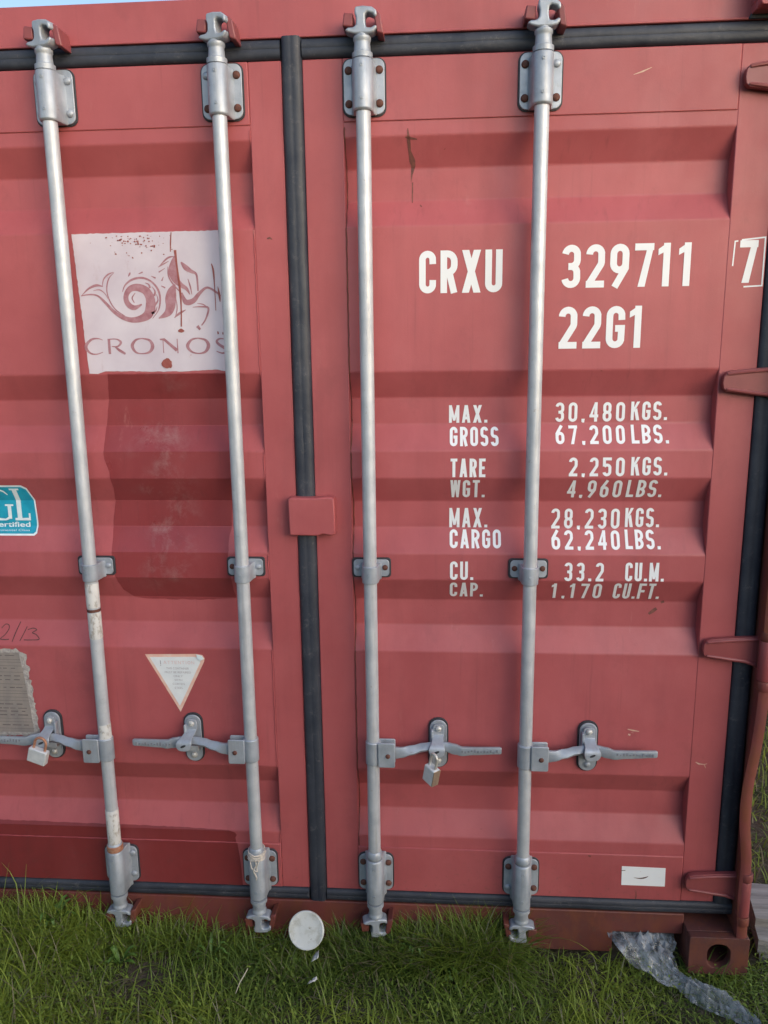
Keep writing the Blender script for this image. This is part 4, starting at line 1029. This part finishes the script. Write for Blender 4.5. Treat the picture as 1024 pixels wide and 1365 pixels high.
# ---------------------------------------------------------------- grass
def make_grass(name, n, region, hts, wd, seed, keep=None, flop=.8):
    rnd = random.Random(seed); vs = []; fs = []; cols = []
    for _ in range(n):
        x, y = rnd.uniform(*region[0]), rnd.uniform(*region[1])
        k = keep(x, y) if keep else 1.
        if rnd.random() > k: continue
        cl = noise.noise(Vector((x*5.5, y*5.5, seed)))        # clumps
        dr = noise.noise(Vector((x*2.3+9, y*2.3, 7)))
        tall = max(.35, 1+.55*noise.noise(Vector((x*3.1, y*3.1, 4)))+.25*cl)
        h = rnd.uniform(*hts)*tall*(1+.45*math.exp(-((y+.05)/.07)**2))*(1+.25*max(0, min(1, -(x+.1)*1.4)))
        w_ = wd*rnd.uniform(.6, 1.5)
        a = rnd.uniform(0, 2*math.pi)+cl*2; lean = rnd.uniform(.15, 1.15)*flop+.25*abs(cl); curl = rnd.uniform(.2, 1.3)
        dx, dy = math.cos(a), math.sin(a); sx, sy = -dy, dx
        z0 = gz(x, y)-.004; px, py, pz = x, y, z0; th = lean*.35; b = len(vs); seg = 5
        for k2 in range(seg+1):
            f = k2/seg; ww = w_*(1-f**1.8)*.5+.0002
            vs.append((px-sx*ww, py-sy*ww, pz)); vs.append((px+sx*ww, py+sy*ww, pz))
            th += (lean+curl)*.85/seg; st = h/seg
            px += dx*math.sin(th)*st; py += dy*math.sin(th)*st; pz += math.cos(th)*st
            if py > -.006 and abs(x) < 1.2 and y < 0: py = -.006
            if pz < z0+.004: pz = z0+.004+rnd.random()*.004
        for k2 in range(seg): i = b+2*k2; fs.append((i, i+1, i+3, i+2))
        # own colour of the blade
        u = rnd.random(); g_ = .5+.5*cl
        if u < .06+.10*(dr > .15): c = (.22, .195, .12)
        elif u < .09: c = (.28, .27, .17)
        else:
            y_ = rnd.random()*.6+.4*g_; pt = max(0, min(1, .5+1.6*noise.noise(Vector((x*3.3, y*3.3, 11)))+.25*(x < .3))); y_ = y_*.5+.5*pt; c = (.066+.225*y_, .130+.235*y_, .030+.018*y_)
        cols += [c]*(seg)
    me = bpy.data.meshes.new(name); me.from_pydata(vs, [], fs)
    ca = me.color_attributes.new('tint', 'FLOAT_COLOR', 'CORNER')
    buf = []
    for c in cols: buf += [c[0], c[1], c[2], 1.]*4
    ca.data.foreach_set('color', buf)
    me.materials.append(GRASS); me.shade_smooth()
    o = bpy.data.objects.new(name, me); COL.objects.link(o); return o
GRASS = N('grass blades')
_a = GRASS.n('VertexColor', layer_name='tint')
GRASS.set(Base_Color=_a.outputs[0], Roughness=.5, Specular_IOR_Level=.35)
_tr = GRASS.n('BsdfTranslucent', {'Color': _a.outputs[0]}); _mx = GRASS.n('MixShader', {0: .3, 1: GRASS.b.outputs[0], 2: _tr.outputs[0]})
GRASS.t.links.new(_mx.outputs[0], [n for n in GRASS.t.nodes if n.type == 'OUTPUT_MATERIAL'][0].inputs[0]); GRASS = GRASS.m
def keep(x, y):
    k = .85+.4*noise.noise(Vector((x*4, y*4, 2)))
    # bare patches
    k *= 1-.9*math.exp(-(((x+.46)/.10)**2+((y+.18)/.15)**2))-0*x
    k *= 1-.7*math.exp(-(((x+.02)/.09)**2+((y+.27)/.08)**2))
    k *= 1-.6*math.exp(-(((x-1.0)/.25)**2+((y+.22)/.09)**2))
    k *= 1-.5*math.exp(-(((x-.75)/.20)**2+((y+.05)/.09)**2))
    if x > .84 and y > -.03: k *= .2
    return k
g1 = make_grass('grass', 60000, ((-1.5, 1.6), (-.62, -.008)), (.020, .062), .0024, 1, keep, 1.5)
tag(g1, 'green grass growing along the foot of the container', 'grass', kind='stuff')
g2 = make_grass('grass', 9000, ((-1.5, 1.6), (-.75, -.008)), (.05, .12), .0034, 5, lambda x, y: keep(x, y)*(1.0 if x < 0 else .55), .9)
g3 = make_grass('grass', 16000, ((1.215, 3.4), (-.7, 4.5)), (.04, .09), .004, 6)
g4 = make_grass('grass', 9000, ((-3.2, 3.4), (-3.0, -.75)), (.04, .09), .004, 9)
for g_, l in ((g2, 'taller loose grass blades at the foot of the container'), (g3, 'grass to the right of the container'), (g4, 'grass in front of the container')): tag(g_, l, 'grass', kind='stuff')
g7 = make_grass('grass', 1500, ((-.60, .06), (-.13, -.008)), (.045, .09), .0032, 25, lambda x, y: .5+1.2*noise.noise(Vector((x*6, y*6, 8))), .8)
g8 = make_grass('grass', 130, ((-.09, .05), (-.17, -.125)), (.05, .10), .0032, 26, None, .6)
g5 = make_grass('grass', 3000, ((.06, .56), (-.12, -.008)), (.065, .125), .0034, 15, None, .7)
g6 = make_grass('grass', 3600, ((-1.3, -.60), (-.16, -.008)), (.035, .068), .0036, 16, None, .8)
for g_, l in ((g7, 'loose grass tufts against the sill below the two left rods'), (g8, 'small tuft of grass in front of the round white disc'), (g5, 'taller bright grass against the sill below the two middle rods'), (g6, 'tall grass hiding the sill at the far left')): tag(g_, l, 'grass', kind='stuff')
# leafy weeds
def weed(x, y, n, r, h, label, seed, w_=.012):
    rnd = random.Random(seed); bm = bmesh.new(); z0 = gz(x, y)-.002
    for k in range(n):
        a = rnd.uniform(0, 6.28); L = r*rnd.uniform(.6, 1.1); hh = h*rnd.uniform(.5, 1.1); P = []
        for j in range(6):
            f = j/5; ww = w_*math.sin(math.pi*min(.98, f*.9+.08))**.8*.5+.0004
            cx, cy, cz = x+math.cos(a)*L*f, min(y+math.sin(a)*L*f, -.008), z0+hh*math.sin(f*2.2)+.002
            P.append((bm.verts.new((cx-math.sin(a)*ww, min(cy+math.cos(a)*ww, -.006), cz)), bm.verts.new((cx, cy, cz-ww*.35)), bm.verts.new((cx+math.sin(a)*ww, min(cy-math.cos(a)*ww, -.006), cz))))
        for p0, p1 in zip(P, P[1:]):
            bm.faces.new((p0[0], p0[1], p1[1], p1[0])); bm.faces.new((p0[1], p0[2], p1[2], p1[1]))
    o = obj('weed', bm, LEAF, smooth=True, recalc=False, origin=(x, y, z0)); tag(o, label, 'weed', 'leafy weeds in the grass'); return o
LEAF = simple('weed leaf', (.10, .19, .030), (.06, .13, .022), 60, .5)
weed(-.78, -.06, 14, .07, .09, 'broad-leaved weed at the left edge below the data plate', 1)
weed(-.545, -.15, 9, .05, .05, 'light green weed below the foot of the leftmost rod', 2)
weed(.285, -.07, 22, .055, .085, 'bright leafy weed between the third and fourth rods', 3, .009)
weed(.36, -.12, 20, .05, .06, 'low leafy weed right of the bright one between the rods', 4, .008)
weed(-.30, -.10, 12, .06, .06, 'leafy weed below the second rod from the left', 5, .008)

# small round ground-cover leaves between the blades
rnd = random.Random(77); vs = []; fs = []; cols = []
for _ in range(9000):
    x, y = rnd.uniform(-1.4, 1.5), rnd.uniform(-.6, -.015)
    if rnd.random() > keep(x, y)*max(0, .45+2.2*noise.noise(Vector((x*3.7+2, y*3.7, 21)))+.3*(x < -.1)): continue
    h = rnd.uniform(.012, .062)*(1+.5*max(0, -x)); L = rnd.uniform(.003, .0075); a = rnd.uniform(0, 6.28); ti = rnd.uniform(-.2, .7)
    z0 = gz(x, y)+h; ux, uy, uz = math.cos(a)*math.cos(ti), math.sin(a)*math.cos(ti), math.sin(ti); sx, sy = -math.sin(a), math.cos(a); b_ = len(vs)
    for f, w_ in ((0, .10), (.35, .40), (.72, .36), (1, .05)):
        for sg in (-1, 1): vs.append((x+ux*L*2*f+sx*w_*L*sg, min(y+uy*L*2*f+sy*w_*L*sg, -.006), z0+uz*L*2*f+.1*L*abs(sg)-L*.5*f*f))
    for k in range(3): i = b_+2*k; fs.append((i, i+1, i+3, i+2))
    q_ = rnd.random(); cols += [(.10+.17*q_, .17+.19*q_, .035+.03*q_)]*3
me = bpy.data.meshes.new('ground_cover'); me.from_pydata(vs, [], fs)
ca = me.color_attributes.new('tint', 'FLOAT_COLOR', 'CORNER'); buf = []
for c in cols: buf += [c[0], c[1], c[2], 1.]*4
ca.data.foreach_set('color', buf); me.materials.append(GRASS); me.shade_smooth()
o = bpy.data.objects.new('ground_cover', me); COL.objects.link(o); tag(o, 'small round ground-cover leaves among the grass', 'ground cover', kind='stuff')

# added leafy row, unseen behind the camera, shading the lower part of the doors
rnd = random.Random(5); vs = []; fs = []
for _ in range(26000):
    x = rnd.uniform(-5, 7); t = rnd.uniform(0, math.pi); top = 1.9+.22*noise.noise(Vector((x*.8, 0, 3)))+.1*noise.noise(Vector((x*3, 0, 5))); r = rnd.uniform(.8, 1.03)
    y = -4.3+.55*math.cos(t)*r+.08*noise.noise(Vector((x*4, t*3, 1))); z = .03+top*math.sin(t)**.45*r*rnd.choice((1, 1, 1, rnd.random())); L = rnd.uniform(.03, .06)
    n = Vector((rnd.gauss(0, 1), rnd.gauss(0, 1), rnd.gauss(0, 1))).normalized(); u = n.orthogonal().normalized(); v = n.cross(u); p = Vector((x, y, z)); b_ = len(vs)
    vs += [tuple(p-u*L), tuple(p-v*L*.5), tuple(p+u*L), tuple(p+v*L*.5)]; fs.append((b_, b_+1, b_+2, b_+3))
for _ in range(60):
    x = -5+12*_/59; b_ = len(vs); r = .018
    vs += [(x-r, -4.3-r, 0), (x+r, -4.3-r, 0), (x+r, -4.3+r, 0), (x-r, -4.3+r, 0), (x-.05, -4.3, 1.4), (x+.05, -4.3, 1.4)]
    fs += [(b_, b_+1, b_+5, b_+4), (b_+1, b_+2, b_+5), (b_+2, b_+3, b_+4, b_+5), (b_+3, b_, b_+4)]
me = bpy.data.meshes.new('added_hedge'); me.from_pydata(vs, [], fs); me.materials.append(LEAF)
o = bpy.data.objects.new('added_hedge', me); COL.objects.link(o); tag(o, 'unseen row of leaves added behind the camera to shade the lower doors', 'added_hedge')
